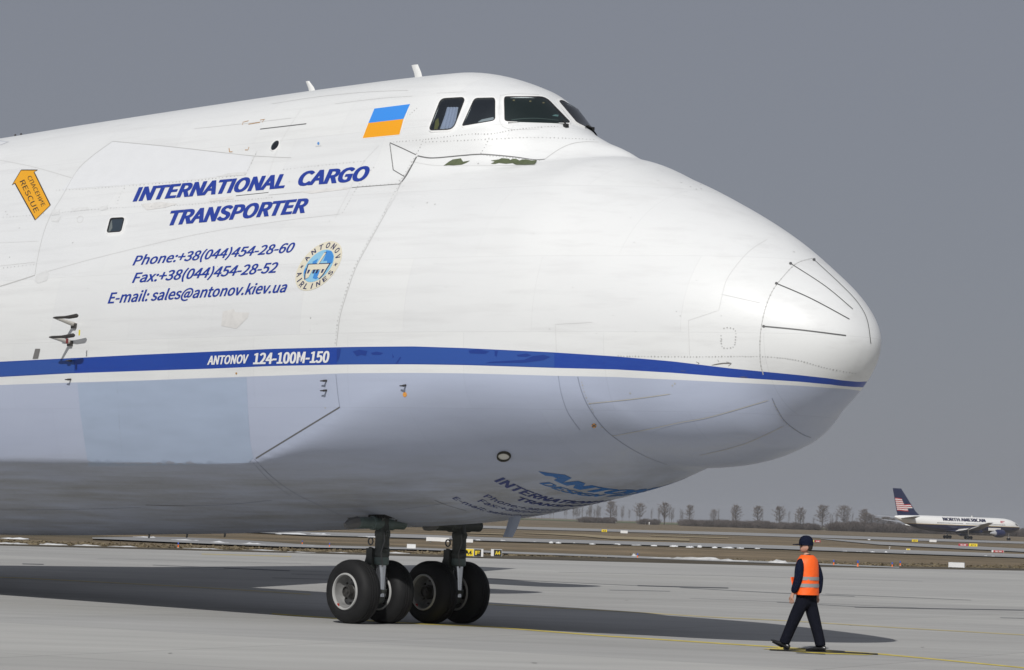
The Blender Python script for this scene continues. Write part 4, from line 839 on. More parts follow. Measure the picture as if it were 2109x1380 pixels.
for x, y, w, h in ((300, 1108, 60, 3.5), (380, 1114, 60, 3.5), (450, 1118.5, 50, 3.5), (520, 1121.5, 60, 3.5), (600, 1101, 70, 3.5), (660, 1101.5, 50, 3), (760, 1106.5, 50, 2.5), (30, 1110, 60, 3), (640, 1125.5, 60, 1.8), (870, 1131, 60, 1.5)):
    heap(x, y, w, h, M_SNOW, 'small snow bank seen under the freighter belly', 'snow banks under the belly')
for x, y, w, h in ((985, 1113.5, 14, 3), (1036, 1114.3, 12, 2.6), (1135, 1118.5, 9, 4), (1150, 1119, 12, 3.4), (1183, 1119.5, 7, 2), (1271, 1122, 16, 3), (1347, 1124.5, 14, 2.6), (1388, 1126, 18, 3.6), (1421, 1127.5, 18, 3), (1441, 1127.3, 10, 5), (1472, 1128.5, 12, 3), (1500, 1129, 26, 2.6), (1525, 1129.5, 16, 2), (1797, 1138, 10, 3), (1825, 1138.5, 7, 3.6), (1863, 1139.8, 6, 2), (2030, 1145.5, 12, 2), (2045, 1146.5, 10, 1.8), (1560, 1130, 12, 1.8), (1768, 1137, 20, 1.6), (1220, 1121, 14, 2), (1100, 1117, 30, 1.4), (1310, 1123.3, 22, 1.4), (1740, 1136.3, 14, 2), (1790, 1112, 6, 2)):
    heap(x, y, w, h, M_SNOW, 'little white snow lump on the taxiway edge', 'snow lumps on the taxiway edge')

# ------------------------------------------------------------------ signs, boxes and marker posts
M_SIGNW = mat('sign_white', (.72, .72, .71), .5, noise=.06, nscale=3); M_SIGNY = mat('sign_yellow', (.80, .60, .02), .5); M_SIGNK = mat('sign_black', (.015, .015, .015), .5); M_SIGNR = mat('sign_red', (.42, .045, .055), .5); M_SIGNG = mat('sign_grey', (.33, .34, .35), .5); M_OR = mat('post_orange', (.85, .17, .02), .5); M_BLU = mat('post_blue', (.05, .11, .50), .5)
def flat_text(txt, x0, x1, z0, h, y, m, parent, bold=.012):
    u, v, f = text_uv(txt, bold, 1., .6); o = obj('lettering', [(x0+(x1-x0)*a, y-l, z0+h*b) for a, b, l in zip(u, v, LAY)], f, m, parent, False); return o
def sign(x0, y0, x1, y1, label, panels, cat='taxiway sign', group='airfield signs', yaw=0., endcap=0., name='airfield_sign', cab=None):
    P = ground((x0+x1)/2, y1); k = FPX/P.y; w, h = (x1-x0)/k, (y1-y0)/k
    t = thing(name, label, cat, P, yaw, group); dp = min(.35, w*.4)
    mb = MB().box((0, 0, h*.55), (w, dp, h*.86)); mb.build('cabinet', cab or M_SIGNW, t, False)
    for sx in (-.33, .33): MB().box((sx*w, 0, h*.06), (w*.05, dp*.5, h*.12+.1)).build('foot', M_SIGNG, t, False)
    MB().box((0, 0, h*.995), (w*1.01, dp*1.05, h*.03)).build('lid', M_SIGNG, t, False)
    for u0, u1, m, txt, tm in panels:
        a, b = -w/2+u0*w, -w/2+u1*w; MB().box(((a+b)/2, -dp/2-.012, h*.55), (b-a-.02*w, .02, h*.76)).build('face', m, t, False)
        if txt: flat_text(txt, a+(b-a)*.18, b-(b-a)*.18, h*.32, h*.44, -dp/2-.028, tm, t)
    return t
sign(938, 1129.5, 995, 1148, 'black and yellow A4 F direction sign partly hidden by the rear nose leg', [(.0, .28, M_SIGNK, None, None), (.28, .66, M_SIGNY, 'A4', M_SIGNK), (.66, .93, M_SIGNK, 'F', M_SIGNY)])
sign(1011, 1131, 1033.5, 1147.5, 'small black A4 location sign right of the yellow one', [(.25, .98, M_SIGNK, 'A4', M_SIGNY)])
sign(838, 1120.5, 856, 1130.5, 'small white sign back between the nose legs', [], 'sign back')
sign(878, 1106.5, 925, 1116.5, 'long white sign back behind the rear nose leg', [(.02, .62, M_SIGNW, None, None)], 'sign back')
sign(945, 1109.5, 974, 1118, 'white sign back just right of the rear nose leg', [], 'sign back')
sign(1239, 1090.5, 1250, 1096.5, 'tiny yellow sign far off beneath the belly lettering', [(.02, .98, M_SIGNY, '12', M_SIGNK)], cab=M_SIGNY)
sign(1278, 1092.5, 1292.5, 1099, 'tiny white sign back beside the far yellow sign', [], 'sign back')
sign(1662, 1112, 1676, 1117, 'small yellow sign just right of the navy cap', [(.15, .98, M_SIGNY, '23', M_SIGNK)])
sign(1678, 1112.5, 1689.5, 1117.5, 'small red sign right of the yellow one by the cap', [(.02, .98, M_SIGNR, 'A4', M_SIGNW)], cab=M_SIGNR)
sign(1878, 1111, 1890, 1116.5, 'yellow sign below the airliner tail', [(.02, .98, M_SIGNY, 'S7', M_SIGNK)], cab=M_SIGNY)
sign(1914, 1111.5, 1928.5, 1117, 'white sign back below the airliner belly', [], 'sign back')
sign(1974, 1119.5, 1993, 1125.5, 'red sign with white lettering below the airliner gear', [(.02, .98, M_SIGNR, '08L 26R', M_SIGNW)], cab=M_SIGNR)
sign(1995.5, 1119.5, 2012.5, 1126.5, 'bright yellow sign joined to the red one', [(.02, .98, M_SIGNY, 'A7 S', M_SIGNK)], cab=M_SIGNY)
sign(2042, 1133, 2067, 1138.5, 'low red sign with a white end near the right edge', [(.12, .98, M_SIGNR, '08L 26R', M_SIGNW)])
sign(1866, 1130, 1874.5, 1133.2, 'tiny pale yellow sign on the branch taxiway verge', [(.1, .9, M_SIGNY, None, None)])
bx = sign(1954, 1158.3, 1986.5, 1170.5, 'large pale grey metal cabinet standing at the apron edge', [(.02, .3, M_SIGNW, None, None), (.31, .66, M_SIGNW, None, None), (.67, .97, M_SIGNW, None, None)], 'cabinet', None, -.25, name='equipment_box')
def marker(x, y, h, label):
    P = ground(x, y); k = FPX/P.y; H_ = h/k*.88; t = thing('marker_post', label, 'marker post', P, 0, 'orange and blue marker posts'); MB().lathe([(0, .16*H_+.02), (H_*.10, .14*H_), (H_*.55, .09*H_), (H_*.55, 0)], 14, 'z').build('cone', M_OR, t)
    MB().lathe([(H_*.55, .075*H_), (H_*.62, .13*H_), (H_*.96, .13*H_), (H_, .07*H_), (H_, 0)], 14, 'z').build('lamp_cover', M_BLU, t); MB().lathe([(-.01, .0), (-.01, .24*H_), (.02, .24*H_), (.02, 0)], 14, 'z').build('base_plate', M_SIGNG, t)
marker(367, 1128, 12.5, 'orange and blue marker post under the freighter belly'); marker(622.5, 1121, 9, 'small marker post left of the nose wheels'); marker(678.5, 1127, 10, 'small marker post close to the foremost nose tyre'); marker(1313, 1149.5, 11.5, 'lone marker post beyond the nose gear, beside a snow heap')
marker(1717, 1164.5, 13, 'marker post nearest the walking person'); marker(1766.5, 1167.5, 15, 'second marker post right of the walking person'); marker(1837.5, 1168.5, 12, 'left post of the pair below the airliner tail'); marker(1854, 1165.5, 11.5, 'right post of the pair below the airliner tail')
for x, y in ((1268, 1077), (1329, 1080), (1337, 1080.5), (1501, 1085), (1661, 1090), (1719, 1092.5), (1832, 1131)):
    P = ground(x, y); k = FPX/P.y; t = MB().tube([(0, 0, 0), (0, 0, 4/k)], .9/k, 8); t.box((0, 0, 4.4/k), (2.6/k, .3, 1.2/k)); tag(t.build('edge_post', M_SIGNW, None, loc=P), 'tiny white post standing in front of the hedgerow', 'post', 'white posts by the hedgerow')

# ------------------------------------------------------------------ trees and hedgerow
M_BARK = mat('bark_grey', (.085, .072, .062), .9); M_TWIG = mat('twig_brown', (.185, .155, .135), .9); M_TWIG2 = mat('twig_grey', (.12, .10, .09), .9)
def stick(mb, a, b, r0, r1):
    d = (b-a).normalized(); u = d.cross(Vector((0, 0, 1)) if abs(d.z) < .9 else Vector((1, 0, 0))).normalized(); w = d.cross(u); k = len(mb.v)
    for p, r in ((a, r0), (b, r1)):
        for q in range(3): mb.v.append(tuple(p+r*(math.cos(q*2.094)*u+math.sin(q*2.094)*w)))
    mb.f += [(k, k+1, k+4, k+3), (k+1, k+2, k+5, k+4), (k+2, k, k+3, k+5)]
def make_tree(seed, hh=10., spread=2.1):
    r = random.Random(seed); tr, cr = MB(), MB(); top = Vector((r.uniform(-.3, .3), r.uniform(-.3, .3), hh))
    pts = [Vector((0, 0, -.4)), Vector((r.uniform(-.1, .1), 0, hh*.3)), Vector((r.uniform(-.25, .25), r.uniform(-.2, .2), hh*.62)), top*.93]
    for i, (r0, r1) in enumerate(((.24, .19), (.19, .11), (.11, .03))): stick(tr, pts[i], pts[i+1], r0, r1)
    def at(t):
        i = min(2, int(t*3)); return pts[i].lerp(pts[i+1], t*3-i)
    for b in range(38):
        t = .30+.66*(b+r.random())/38; a = b*2.4+r.uniform(-.4, .4); env = spread*math.sin(math.pi*min(1, max(.0, (t-.24)/.80))**.72)*r.uniform(.6, 1.15)+.2
        o = at(t); d = Vector((math.cos(a), math.sin(a), r.uniform(.35, 1.25))).normalized(); e = o+d*env*1.15; stick(tr, o, o.lerp(e, .75), .065, .028)
        for s_ in range(8):
            q = o.lerp(e, .28+.72*(s_+r.random())/8); a2 = r.uniform(0, 6.28); d2 = (d*.9+Vector((math.cos(a2), math.sin(a2), r.uniform(-.1, .7)))*.9).normalized(); e2 = q+d2*r.uniform(.5, 1.05); stick(cr, q, e2, .030, .016)
            for w_ in range(6):
                q3 = q.lerp(e2, .3+.7*r.random()); a3 = r.uniform(0, 6.28); stick(cr, q3, q3+(d2*.7+Vector((math.cos(a3), math.sin(a3), r.uniform(-.2, .6)))).normalized()*r.uniform(.25, .55), .024, .012)
    return tr, cr
TREES = [make_tree(s_, 10, sp) for s_, sp in ((1, 2.7), (2, 3.1), (3, 2.6))]
protos = []
for tr, cr in TREES:
    protos.append((tr.build('trunk', M_BARK, None, auto=0).data, cr.build('crown', M_TWIG, None, auto=0).data))
for o in [o for o in S.objects if o.name.split('.')[0] in ('trunk', 'crown')]: bpy.data.objects.remove(o)
def plant(name, data_pairs, px, Y, hpx, label, cat, group, wide=1., zoff=0., base=10.):
    X = (px-W/2)/FPX*Y; k = FPX/Y; sc = hpx/k/base; t = thing(name, label, cat, (X, Y, zt(Y)-.06+zoff), random.uniform(0, 6.28), group); t.scale = (sc*wide, sc*wide, sc)
    for nm, d in data_pairs: o = bpy.data.objects.new(nm, d); C.objects.link(o); o.parent = t
    return t
spec = [(1269.5, 46, 'tall bare tree at the left end of the row, above a dark hedge', 1.0), (1330, 43, 'bare tree standing over two white posts', 1.0), (1380, 46, 'broad bare tree third from the left', 1.15), (1431.5, 43, 'bare tree at the left edge of the long hedge', .95), (1482, 35, 'smallest bare tree of the row', .75), (1527, 46, 'bare tree above the middle of the long hedge', 1.05), (1572, 46, 'bare tree just left of the walking person', 1.0), (1616, 46, 'bare tree right above the cap of the walking person', 1.0), (1660, 45, 'bare tree just right of the cap of the walking person', 1.0), (1704.5, 52, 'broadest bare tree standing in the hedge gap', 1.15), (1750, 52, 'bare tree left of the dark thicket', 1.05), (1790.5, 46, 'bare tree half merged with the dark thicket', 1.1)]
for i, (x, h, lab, w_) in enumerate(spec): plant('bare_tree', [('trunk', protos[i % 3][0]), ('crown', protos[i % 3][1])], x, 1290, h*1.02, lab, 'tree', 'row of bare trees along the airfield fence', w_)
def make_shrub(seed):
    r = random.Random(seed); mb = MB()
    for _ in range(240):
        b = Vector((r.gauss(0, .55), r.gauss(0, .5), -.2)); e = Vector((b.x*1.5+r.uniform(-.5, .5), b.y*1.5+r.uniform(-.5, .5), r.uniform(.8, 2.0)*(1-min(.6, abs(b.x)*.25)))); stick(mb, b, e, .035, .018)
        for _k in range(4): q = b.lerp(e, r.uniform(.3, 1)); stick(mb, q, q+Vector((r.uniform(-.45, .45), r.uniform(-.45, .45), r.uniform(0, .5))), .03, .016)
    return mb
sh = []
for s_ in (11, 12, 13): o = make_shrub(s_).build('bare_shrub', M_TWIG2, None, auto=0); sh.append(o.data); bpy.data.objects.remove(o)
def shrub(px, hpx, Y, lab, grp, wide=1.25):
    o = bpy.data.objects.new('bare_shrub', random.choice(sh)); C.objects.link(o); X = (px-W/2)/FPX*Y; sc = hpx/(FPX/Y)/2.; o.location = (X, Y, zt(Y)-.06); o.scale = (sc*wide, sc*wide, sc); o.rotation_euler = (0, 0, random.uniform(0, 6.28)); tag(o, lab, 'shrub', grp)
x = 1215
while x < 1275: shrub(x, random.uniform(10, 14), random.uniform(1262, 1285), 'dark bare shrub in the short hedge at the left end of the tree row', 'short hedge at the left'); x += random.uniform(4.5, 7)
x = 1338
while x < 1364: shrub(x, random.uniform(9, 13), random.uniform(1262, 1285), 'dark bare shrub in the small clump between two trees', 'small shrub clump'); x += random.uniform(5, 7)
x = 1421
while x < 1692: shrub(x, random.uniform(11.5, 16.5), random.uniform(1255, 1290), 'dark bare shrub in the long hedge below the tree row', 'long hedge below the tree row'); x += random.uniform(4, 6.5)
x = 1730
while x < 1868: shrub(x, random.uniform(14, 22), random.uniform(1255, 1290), 'dark bare shrub in the thicket behind the airliner tail', 'thicket behind the airliner tail'); x += random.uniform(4, 6)
x = 1872
while x < 2125: shrub(x, random.uniform(14, 20), random.uniform(1280, 1298), 'dark bare shrub in the hedge behind the airliner', 'hedge behind the airliner'); x += random.uniform(4.5, 7)
for x, h in ((1795, 40), (1806, 36), (1818, 30), (1830, 32), (1840, 34), (1850, 30)): plant('bare_tree', [('trunk', protos[1][0]), ('crown', protos[1][1])], x, 1275, h, 'bushy bare tree in the thicket left of the airliner tail', 'tree', 'bare trees of the thicket', 1.25)
for i, x in enumerate(list(np.linspace(1916, 1962, 9))+list(np.linspace(1992, 2096, 18))): plant('bare_tree', [('trunk', protos[i % 3][0]), ('crown', protos[i % 3][1])], x, 1310, random.uniform(31, 38) if x < 1970 else random.uniform(27, 37), 'bare tree top showing above the airliner cabin roof', 'tree', 'bare trees behind the airliner', 1.1)
def far_wood():
    mb = MB(); r = random.Random(5); Y0 = 2500.
    for _ in range(80):
        px = r.choice([r.uniform(1080, 1260), r.uniform(1270, 1420), r.uniform(1400, 1800), r.uniform(1600, 2120)]); Y = Y0+r.uniform(-100, 200); X = (px-W/2)/FPX*Y; h = r.uniform(9, 15); b = Vector((X, Y, zt(Y)-.2)); stick(mb, b, b+Vector((0, 0, h)), .14, .04)
        for _k in range(60):
            q = b+Vector((0, 0, h*r.uniform(.25, .95))); a = r.uniform(0, 6.28); l = r.uniform(1.0, 2.8); stick(mb, q, q+Vector((math.cos(a)*l*.8, math.sin(a)*l*.8, l)), .06, .03)
    tag(mb.build('distant_wood', M_TWIG2, None, auto=0), 'pale hazy line of distant bare woodland', kind='stuff')
far_wood()

# ------------------------------------------------------------------ haze over the airfield
def haze():
    m = bpy.data.materials.new('haze'); m.use_nodes = True; nt = m.node_tree; nt.nodes.clear(); o = nt.nodes.new('ShaderNodeOutputMaterial'); v = nt.nodes.new('ShaderNodeVolumePrincipled')
    v.inputs['Color'].default_value = (.90, .93, .97, 1); v.inputs['Density'].default_value = .0001; v.inputs['Anisotropy'].default_value = .0; nt.links.new(v.outputs[0], o.inputs['Volume'])
    h = MB().box((0, 1500, 10), (5200, 3600, 24)).build('haze', m, None, False); tag(h, 'thin grey haze over the far airfield', kind='stuff')
haze()
# ------------------------------------------------------------------ the second airliner, far right
YA = 968.; XA = (1984-W/2)/FPX*YA
AL = thing('airliner', 'distant white and navy jet airliner with a striped flag on its tail', 'airliner', (XA, YA, zt(YA)+.05), math.radians(36)); AL.scale = (1.05, 1.05, 1.0)
def al_paint():
    m = bpy.data.materials.new('airliner_paint'); m.use_nodes = True; nt = m.node_tree; b = nt.nodes['Principled BSDF']; b.inputs['Roughness'].default_value = .3; b.inputs['Coat Weight'].default_value = .3
    tc = nt.nodes.new('ShaderNodeTexCoord'); sx = nt.nodes.new('ShaderNodeSeparateXYZ'); nt.links.new(tc.outputs['Object'], sx.inputs[0]); r = nt.nodes.new('ShaderNodeValToRGB'); r.color_ramp.interpolation = 'CONSTANT'
    mr = nt.nodes.new('ShaderNodeMapRange'); mr.inputs[1].default_value = 0; mr.inputs[2].default_value = 10; nt.links.new(sx.outputs[2], mr.inputs[0]); nt.links.new(mr.outputs[0], r.inputs[0])
    e = r.color_ramp.elements; e[0].position = 0; e[0].color = (.006, .011, .055, 1); e[1].position = .448; e[1].color = (.50, .36, .12, 1); k = e.new(.462); k.color = (.86, .855, .83, 1)
    nt.links.new(r.outputs[0], b.inputs['Base Color']); return m
M_ALP = al_paint(); M_NAVY = mat('navy_paint', (.007, .013, .062), .3, coat=.3); M_ALW = mat('airliner_white', (.80, .79, .76), .35); M_ALG = mat('airliner_grey', (.38, .39, .41), .4)
secs = [(27.4, .05, 4.25), (27.0, .6, 4.3), (26.0, 1.2, 4.4), (24.5, 1.75, 4.55), (22.5, 2.2, 4.68), (20, 2.46, 4.74), (16, 2.52, 4.75), (0, 2.52, 4.75), (-8, 2.52, 4.75), (-13, 2.40, 4.87), (-18, 2.0, 5.25), (-22, 1.45, 5.75), (-25.5, .8, 6.3), (-27.4, .25, 6.6), (-27.5, .02, 6.6)]
V = []; n = 36
for x_, r_, z_ in secs: V += [(x_, r_*math.cos(2*math.pi*k/n), z_+r_*1.05*math.sin(2*math.pi*k/n)) for k in range(n)]
mb = MB(); mb.add(V, [(i*n+k, i*n+(k+1) % n, (i+1)*n+(k+1) % n, (i+1)*n+k) for i in range(len(secs)-1) for k in range(n)]); mb.build('fuselage', M_ALP, AL, auto=60)
def asurf(name, secs_, m, par=AL, vertical=False):
    v = []
    for a, xl, ch, zz, th in secs_:
        for u, q in ((0, 0), (.1, .5), (.4, .5), (1, 0), (.4, -.4), (.1, -.4)): v.append((xl-ch*u, th*ch*q, zz) if vertical else (xl-ch*u, a, zz+th*ch*q))
    f = [(r*6+k, r*6+(k+1) % 6, (r+1)*6+(k+1) % 6, (r+1)*6+k) for r in range(len(secs_)-1) for k in range(6)]+[tuple(range(6)), tuple(range(len(secs_)*6-6, len(secs_)*6))]
    return MB().add(v, f).build(name, m, par)
fin = asurf('tail_fin', [(0, -16.2, 10.0, 6.9, .10), (0, -18.6, 8.2, 8.6, .10), (0, -25.0, 3.6, 15.85, .10)], M_NAVY, vertical=True)
def finpt(u, z):                           # u: 0 leading edge .. 1 trailing edge, starboard face
    xl = np.interp(z, [6.9, 8.6, 15.85], [-16.2, -18.6, -25.0]); ch = np.interp(z, [6.9, 8.6, 15.85], [10, 8.2, 3.6]); return (xl-ch*u, -.5*ch*.10*np.interp(u, [0, .1, .4, 1], [0, .85, .85, .05])-.05, z)
M_FR = mat('flag_red', (.45, .03, .04), .4); z0, z1 = 8.55, 12.7
for k in range(13):
    a, b_ = z0+(z1-z0)*k/13, z0+(z1-z0)*(k+1)/13; us = np.linspace(.50 if k >= 7 else (.10 if k > 2 else .42), .97, 8)
    v = [finpt(u, a+.08*math.sin(u*9)) for u in us]+[finpt(u, b_+.08*math.sin(u*9)) for u in us]; o = obj('flag_stripe', v, [(i, i+1, 9+i, 8+i) for i in range(7)], M_FR if k % 2 == 0 else M_ALW, fin, False)
for sgn in (-1, 1):
    asurf('tailplane', [(sgn*.6, -19.5, 6, 6.2, .08), (sgn*9.3, -25.6, 2.2, 6.9, .08)], M_ALG)
    wing = asurf('wing', [(sgn*1.5, 8.0, 10.5, 3.3, .11), (sgn*8, 3.6, 6.3, 3.8, .10), (sgn*23.8, -8.5, 2.3, 5.6, .09)], M_ALG)
    for a0, a1 in ((2.8, 7.2), (9, 16)):
        q = lambda a: (np.interp(a, [1.5, 8, 23.8], [-2.5, -2.7, -10.8]), np.interp(a, [1.5, 8, 23.8], [3.3, 3.8, 5.6])); (xa, za), (xb, zb) = q(a0), q(a1); MB().add([(xa+.6, sgn*a0, za), (xb+.5, sgn*a1, zb), (xb-1.0, sgn*a1, zb-.55), (xa-1.3, sgn*a0, za-.8), (xa+.6, sgn*a0, za-.1), (xb+.5, sgn*a1, zb-.1), (xb-1.0, sgn*a1, zb-.63), (xa-1.3, sgn*a0, za-.88)], [(0, 1, 2, 3), (7, 6, 5, 4), (0, 4, 5, 1), (1, 5, 6, 2), (2, 6, 7, 3), (3, 7, 4, 0)]).build('flap', M_ALW, wing, False)
    en = MB().lathe([(.1, .95), (0, 1.1), (-.1, 1.22), (-1, 1.38), (-2.6, 1.36), (-3.6, 1.12), (-3.6, .7)], 28, 'x', (12.0, sgn*7.9, 2.25)).build('engine', M_NAVY, AL); MB().lathe([(-3.5, .85), (-4.6, .6), (-5.6, .2), (-5.6, 0)], 20, 'x', (12.0, sgn*7.9, 2.25)).build('exhaust_cone', M_ALG, en); MB().lathe([(-.9, 0), (-.5, .25), (-.9, .27), (-.9, 1.12)], 24, 'x', (12.0, sgn*7.9, 2.25)).build('fan', M_SEAMD, en)
    MB().box((8.2, sgn*7.9, 3.55), (5.2, .3, .9)).build('pylon', M_ALW, en)
    g = MB().tube([(0, sgn*4.65, 3.4), (0, sgn*4.65, .6)], .2, 10).build('main_gear', M_ALW, AL)
    for dx in (-.7, .7):
        for dy in (-.55, .55): MB().lathe([(-.2, .2), (-.2, .48), (-.12, .56), (.12, .56), (.2, .48), (.2, .2)], 20, 'y', (dx, sgn*4.65+dy, .56)).build('tyre', M_TYRE, g)
g = MB().tube([(22.7, 0, 2.8), (22.7, 0, .5)], .14, 10).build('nose_gear', M_ALW, AL)
for dy in (-.35, .35): MB().lathe([(-.15, .15), (-.15, .4), (-.1, .46), (.1, .46), (.15, .4), (.15, .15)], 18, 'y', (22.7, dy, .46)).build('tyre', M_TYRE, g)
asurf('belly_fairing', [(-2.2, 9, 16, 2.7, .10), (0, 10, 18, 2.6, .13), (2.2, 9, 16, 2.7, .10)], M_NAVY)
def side_text(txt, x0, x1, z0, h, m, bold):
    u, v, f = text_uv(txt, bold, 1., .12, .03); pts = []
    for a, b_, l_ in zip(u, v, LAY):
        z = z0+h*b_; yy = -math.sqrt(max(.01, 1-((z-4.75)/(2.52*1.05))**2))*2.52-.05-l_*6; pts.append((x0+(x1-x0)*a+(.15*b_), yy, z))
    obj('lettering', pts, f, m, AL, False)
side_text('NORTH AMERICAN', -8.8, 10.0, 5.86, 1.05, mat('airliner_ink', (.012, .012, .045), .4), .0)
M_PANE = mat('airliner_pane', (.03, .035, .045), .2)
ws = MB()
for k in range(58):
    x_ = -11.5+k*.52
    if k in (22, 23, 44): continue
    z = 5.12; yy = -2.52*math.sqrt(1-((z-4.75)/2.65)**2)-.02; ws.add([(x_, yy, z-.15), (x_+.26, yy, z-.15), (x_+.26, yy+.03, z+.15), (x_, yy+.03, z+.15)], [(0, 1, 2, 3)])
o = ws.build('cabin_window_row', M_PANE, AL, False); o['kind'] = 'stuff'
MB().add([(25.7, -1.30, 5.05), (24.3, -1.83, 5.15), (23.6, -1.75, 5.85), (24.6, -1.25, 5.72)], [(0, 1, 2, 3)]).build('cockpit_window', M_PANE, AL, False)
obj('nose_flag', [(16.5, -2.36, 5.75), (18.6, -2.28, 5.75), (18.8, -1.9, 6.45), (16.7, -1.98, 6.45)], [(0, 1, 2, 3)], mat('nose_flag_pink', (.55, .20, .22), .5), AL, False)
MB().box((6, 0, 7.6), (.5, .05, .6)).build('aerial', M_ALW, AL)

# ------------------------------------------------------------------ the person walking on the apron
PP = ground(1657.8, 1342); PP.z = 0
def skin_mesh(name, nodes, edges, m, parent, sub=2, root=0):
    me = bpy.data.meshes.new(name); me.from_pydata([n[0] for n in nodes], edges, []); o = bpy.data.objects.new(name, me); C.objects.link(o)
    sm = o.modifiers.new('s', 'SKIN'); sm.use_smooth_shade = True; sm.branch_smoothing = .6
    for i, n in enumerate(nodes):
        r = n[1]; me.skin_vertices[0].data[i].radius = r if isinstance(r, tuple) else (r, r); me.skin_vertices[0].data[i].use_root = (i == root)
    ss = o.modifiers.new('u', 'SUBSURF'); ss.levels = sub; ss.render_levels = sub
    bpy.context.view_layer.update(); me2 = bpy.data.meshes.new_from_object(o.evaluated_get(bpy.context.evaluated_depsgraph_get())); bpy.data.objects.remove(o); me2.name = name
    me2.materials.clear(); me2.materials.append(m); me2.polygons.foreach_set('use_smooth', [True]*len(me2.polygons)); q = bpy.data.objects.new(name, me2); C.objects.link(q)
    if parent: q.parent = parent
    return q
M_SKIN = mat('skin', (.50, .29, .21), .5); M_NAVYC = mat('navy_cloth', (.006, .009, .024), .9, bump=.5, bscale=25); M_TROU = mat('trouser_cloth', (.0065, .0075, .014), .9, bump=.5, bscale=18); M_VEST = mat('vest_orange', (1.0, .135, .012), .6, bump=.5, bscale=14); M_REFL = mat('reflective_grey', (.29, .285, .28), .4); M_SHOE = mat('shoe_leather', (.012, .012, .013), .28); M_HAIR = mat('hair_dark', (.02, .014, .010), .7)
for m_ in (M_NAVYC, M_TROU): m_.node_tree.nodes['Principled BSDF'].inputs['Specular IOR Level'].default_value = .12
M_TYRE.node_tree.nodes['Principled BSDF'].inputs['Specular IOR Level'].default_value = .3
LSh, LEl, LWr = (.03, .205, 1.42), (.04, .262, 1.14), (.13, .245, .90); RSh, REl, RWr = (-.02, -.205, 1.42), (-.11, -.262, 1.15), (-.10, -.25, .90)
HY = math.radians(42); HC = Vector((.02, 0, 0))
def hturn(p): return tuple(Matrix.Rotation(HY, 3, 'Z')@(Vector(p)-HC)+HC)
def head_turn(o):
    for v in o.data.vertices: v.co = hturn(v.co)
    return o
nodes = [((0, 0, .93), (.12, .10)), ((0, 0, 1.15), (.12, .09)), ((0, 0, 1.38), (.13, .09)), ((.01, 0, 1.47), .06), ((.02, 0, 1.545), .058), ((.035, 0, 1.60), (.080, .086)), ((.035, 0, 1.665), (.088, .098)), ((.03, 0, 1.73), (.07, .08)),
         ((.095, 0, 1.55), (.036, .034)), ((.128, 0, 1.607), (.015, .014)),
         (LSh, .055), (LEl, .042), (LWr, .028), ((.145, .247, .845), (.040, .022)), (RSh, .055), (REl, .042), (RWr, .028), ((-.09, -.248, .855), (.040, .022)),
         ((0, .09, .88), .08), ((.17, .10, .47), .05), ((.31, .10, .12), .035), ((0, -.09, .88), .08), ((-.115, -.10, .47), .05), ((-.22, -.10, .11), .035), ((.02, .083, 1.615), (.012, .022)), ((.02, -.083, 1.615), (.012, .022))]
nodes = [(hturn(p) if p[2] > 1.53 else p, r) for p, r in nodes]
edges = [(0, 1), (1, 2), (2, 3), (3, 4), (4, 5), (5, 6), (6, 7), (5, 8), (5, 9), (2, 10), (10, 11), (11, 12), (12, 13), (2, 14), (14, 15), (15, 16), (16, 17), (0, 18), (18, 19), (19, 20), (0, 21), (21, 22), (22, 23), (5, 24), (5, 25)]
for hb, sg in ((13, 1), (17, -1)):                # four curled fingers and a thumb on each hand
    hx, hy, hz = nodes[hb][0]
    for i in range(4):
        k = len(nodes); dx = -.030+.020*i; ln = (.055, .068, .072, .062)[i]
        nodes += [((hx+dx, hy, hz-.045), .0095), ((hx+dx+.008, hy-.012*sg, hz-.045-ln*.6), .0085), ((hx+dx+.006, hy-.032*sg, hz-.045-ln*.85), .0075)]; edges += [(hb, k), (k, k+1), (k+1, k+2)]
    k = len(nodes); nodes += [((hx+.042, hy-.012*sg, hz-.01), .011), ((hx+.055, hy-.022*sg, hz-.045), .009)]; edges += [(hb, k), (k, k+1)]
PB = skin_mesh('person', nodes, edges, M_SKIN, None, 2, 0); PB.location = PP; PB.rotation_euler = (0, 0, math.radians(153))
tag(PB, 'person in an orange safety vest and navy cap walking left across the apron', 'person')
skin_mesh('jacket', [((0, 0, .93), (.165, .125)), ((0, 0, 1.15), (.175, .13)), ((0, 0, 1.36), (.18, .125)), ((0, 0, 1.46), (.09, .085)), ((.01, 0, 1.525), (.072, .075)), (LSh, (.082, .078)), ((.035, .245, 1.29), (.080, .076)), (LEl, (.072, .070)), ((.085, .258, 1.0), (.066, .062)), (LWr, (.052, .05)), (RSh, (.080, .076)), ((-.07, -.243, 1.29), (.076, .072)), (REl, (.068, .066)), ((-.11, -.26, 1.02), (.06, .058)), (RWr, (.05, .048))], [(0, 1), (1, 2), (2, 3), (3, 4), (2, 5), (5, 6), (6, 7), (7, 8), (8, 9), (2, 10), (10, 11), (11, 12), (12, 13), (13, 14)], M_NAVYC, PB)
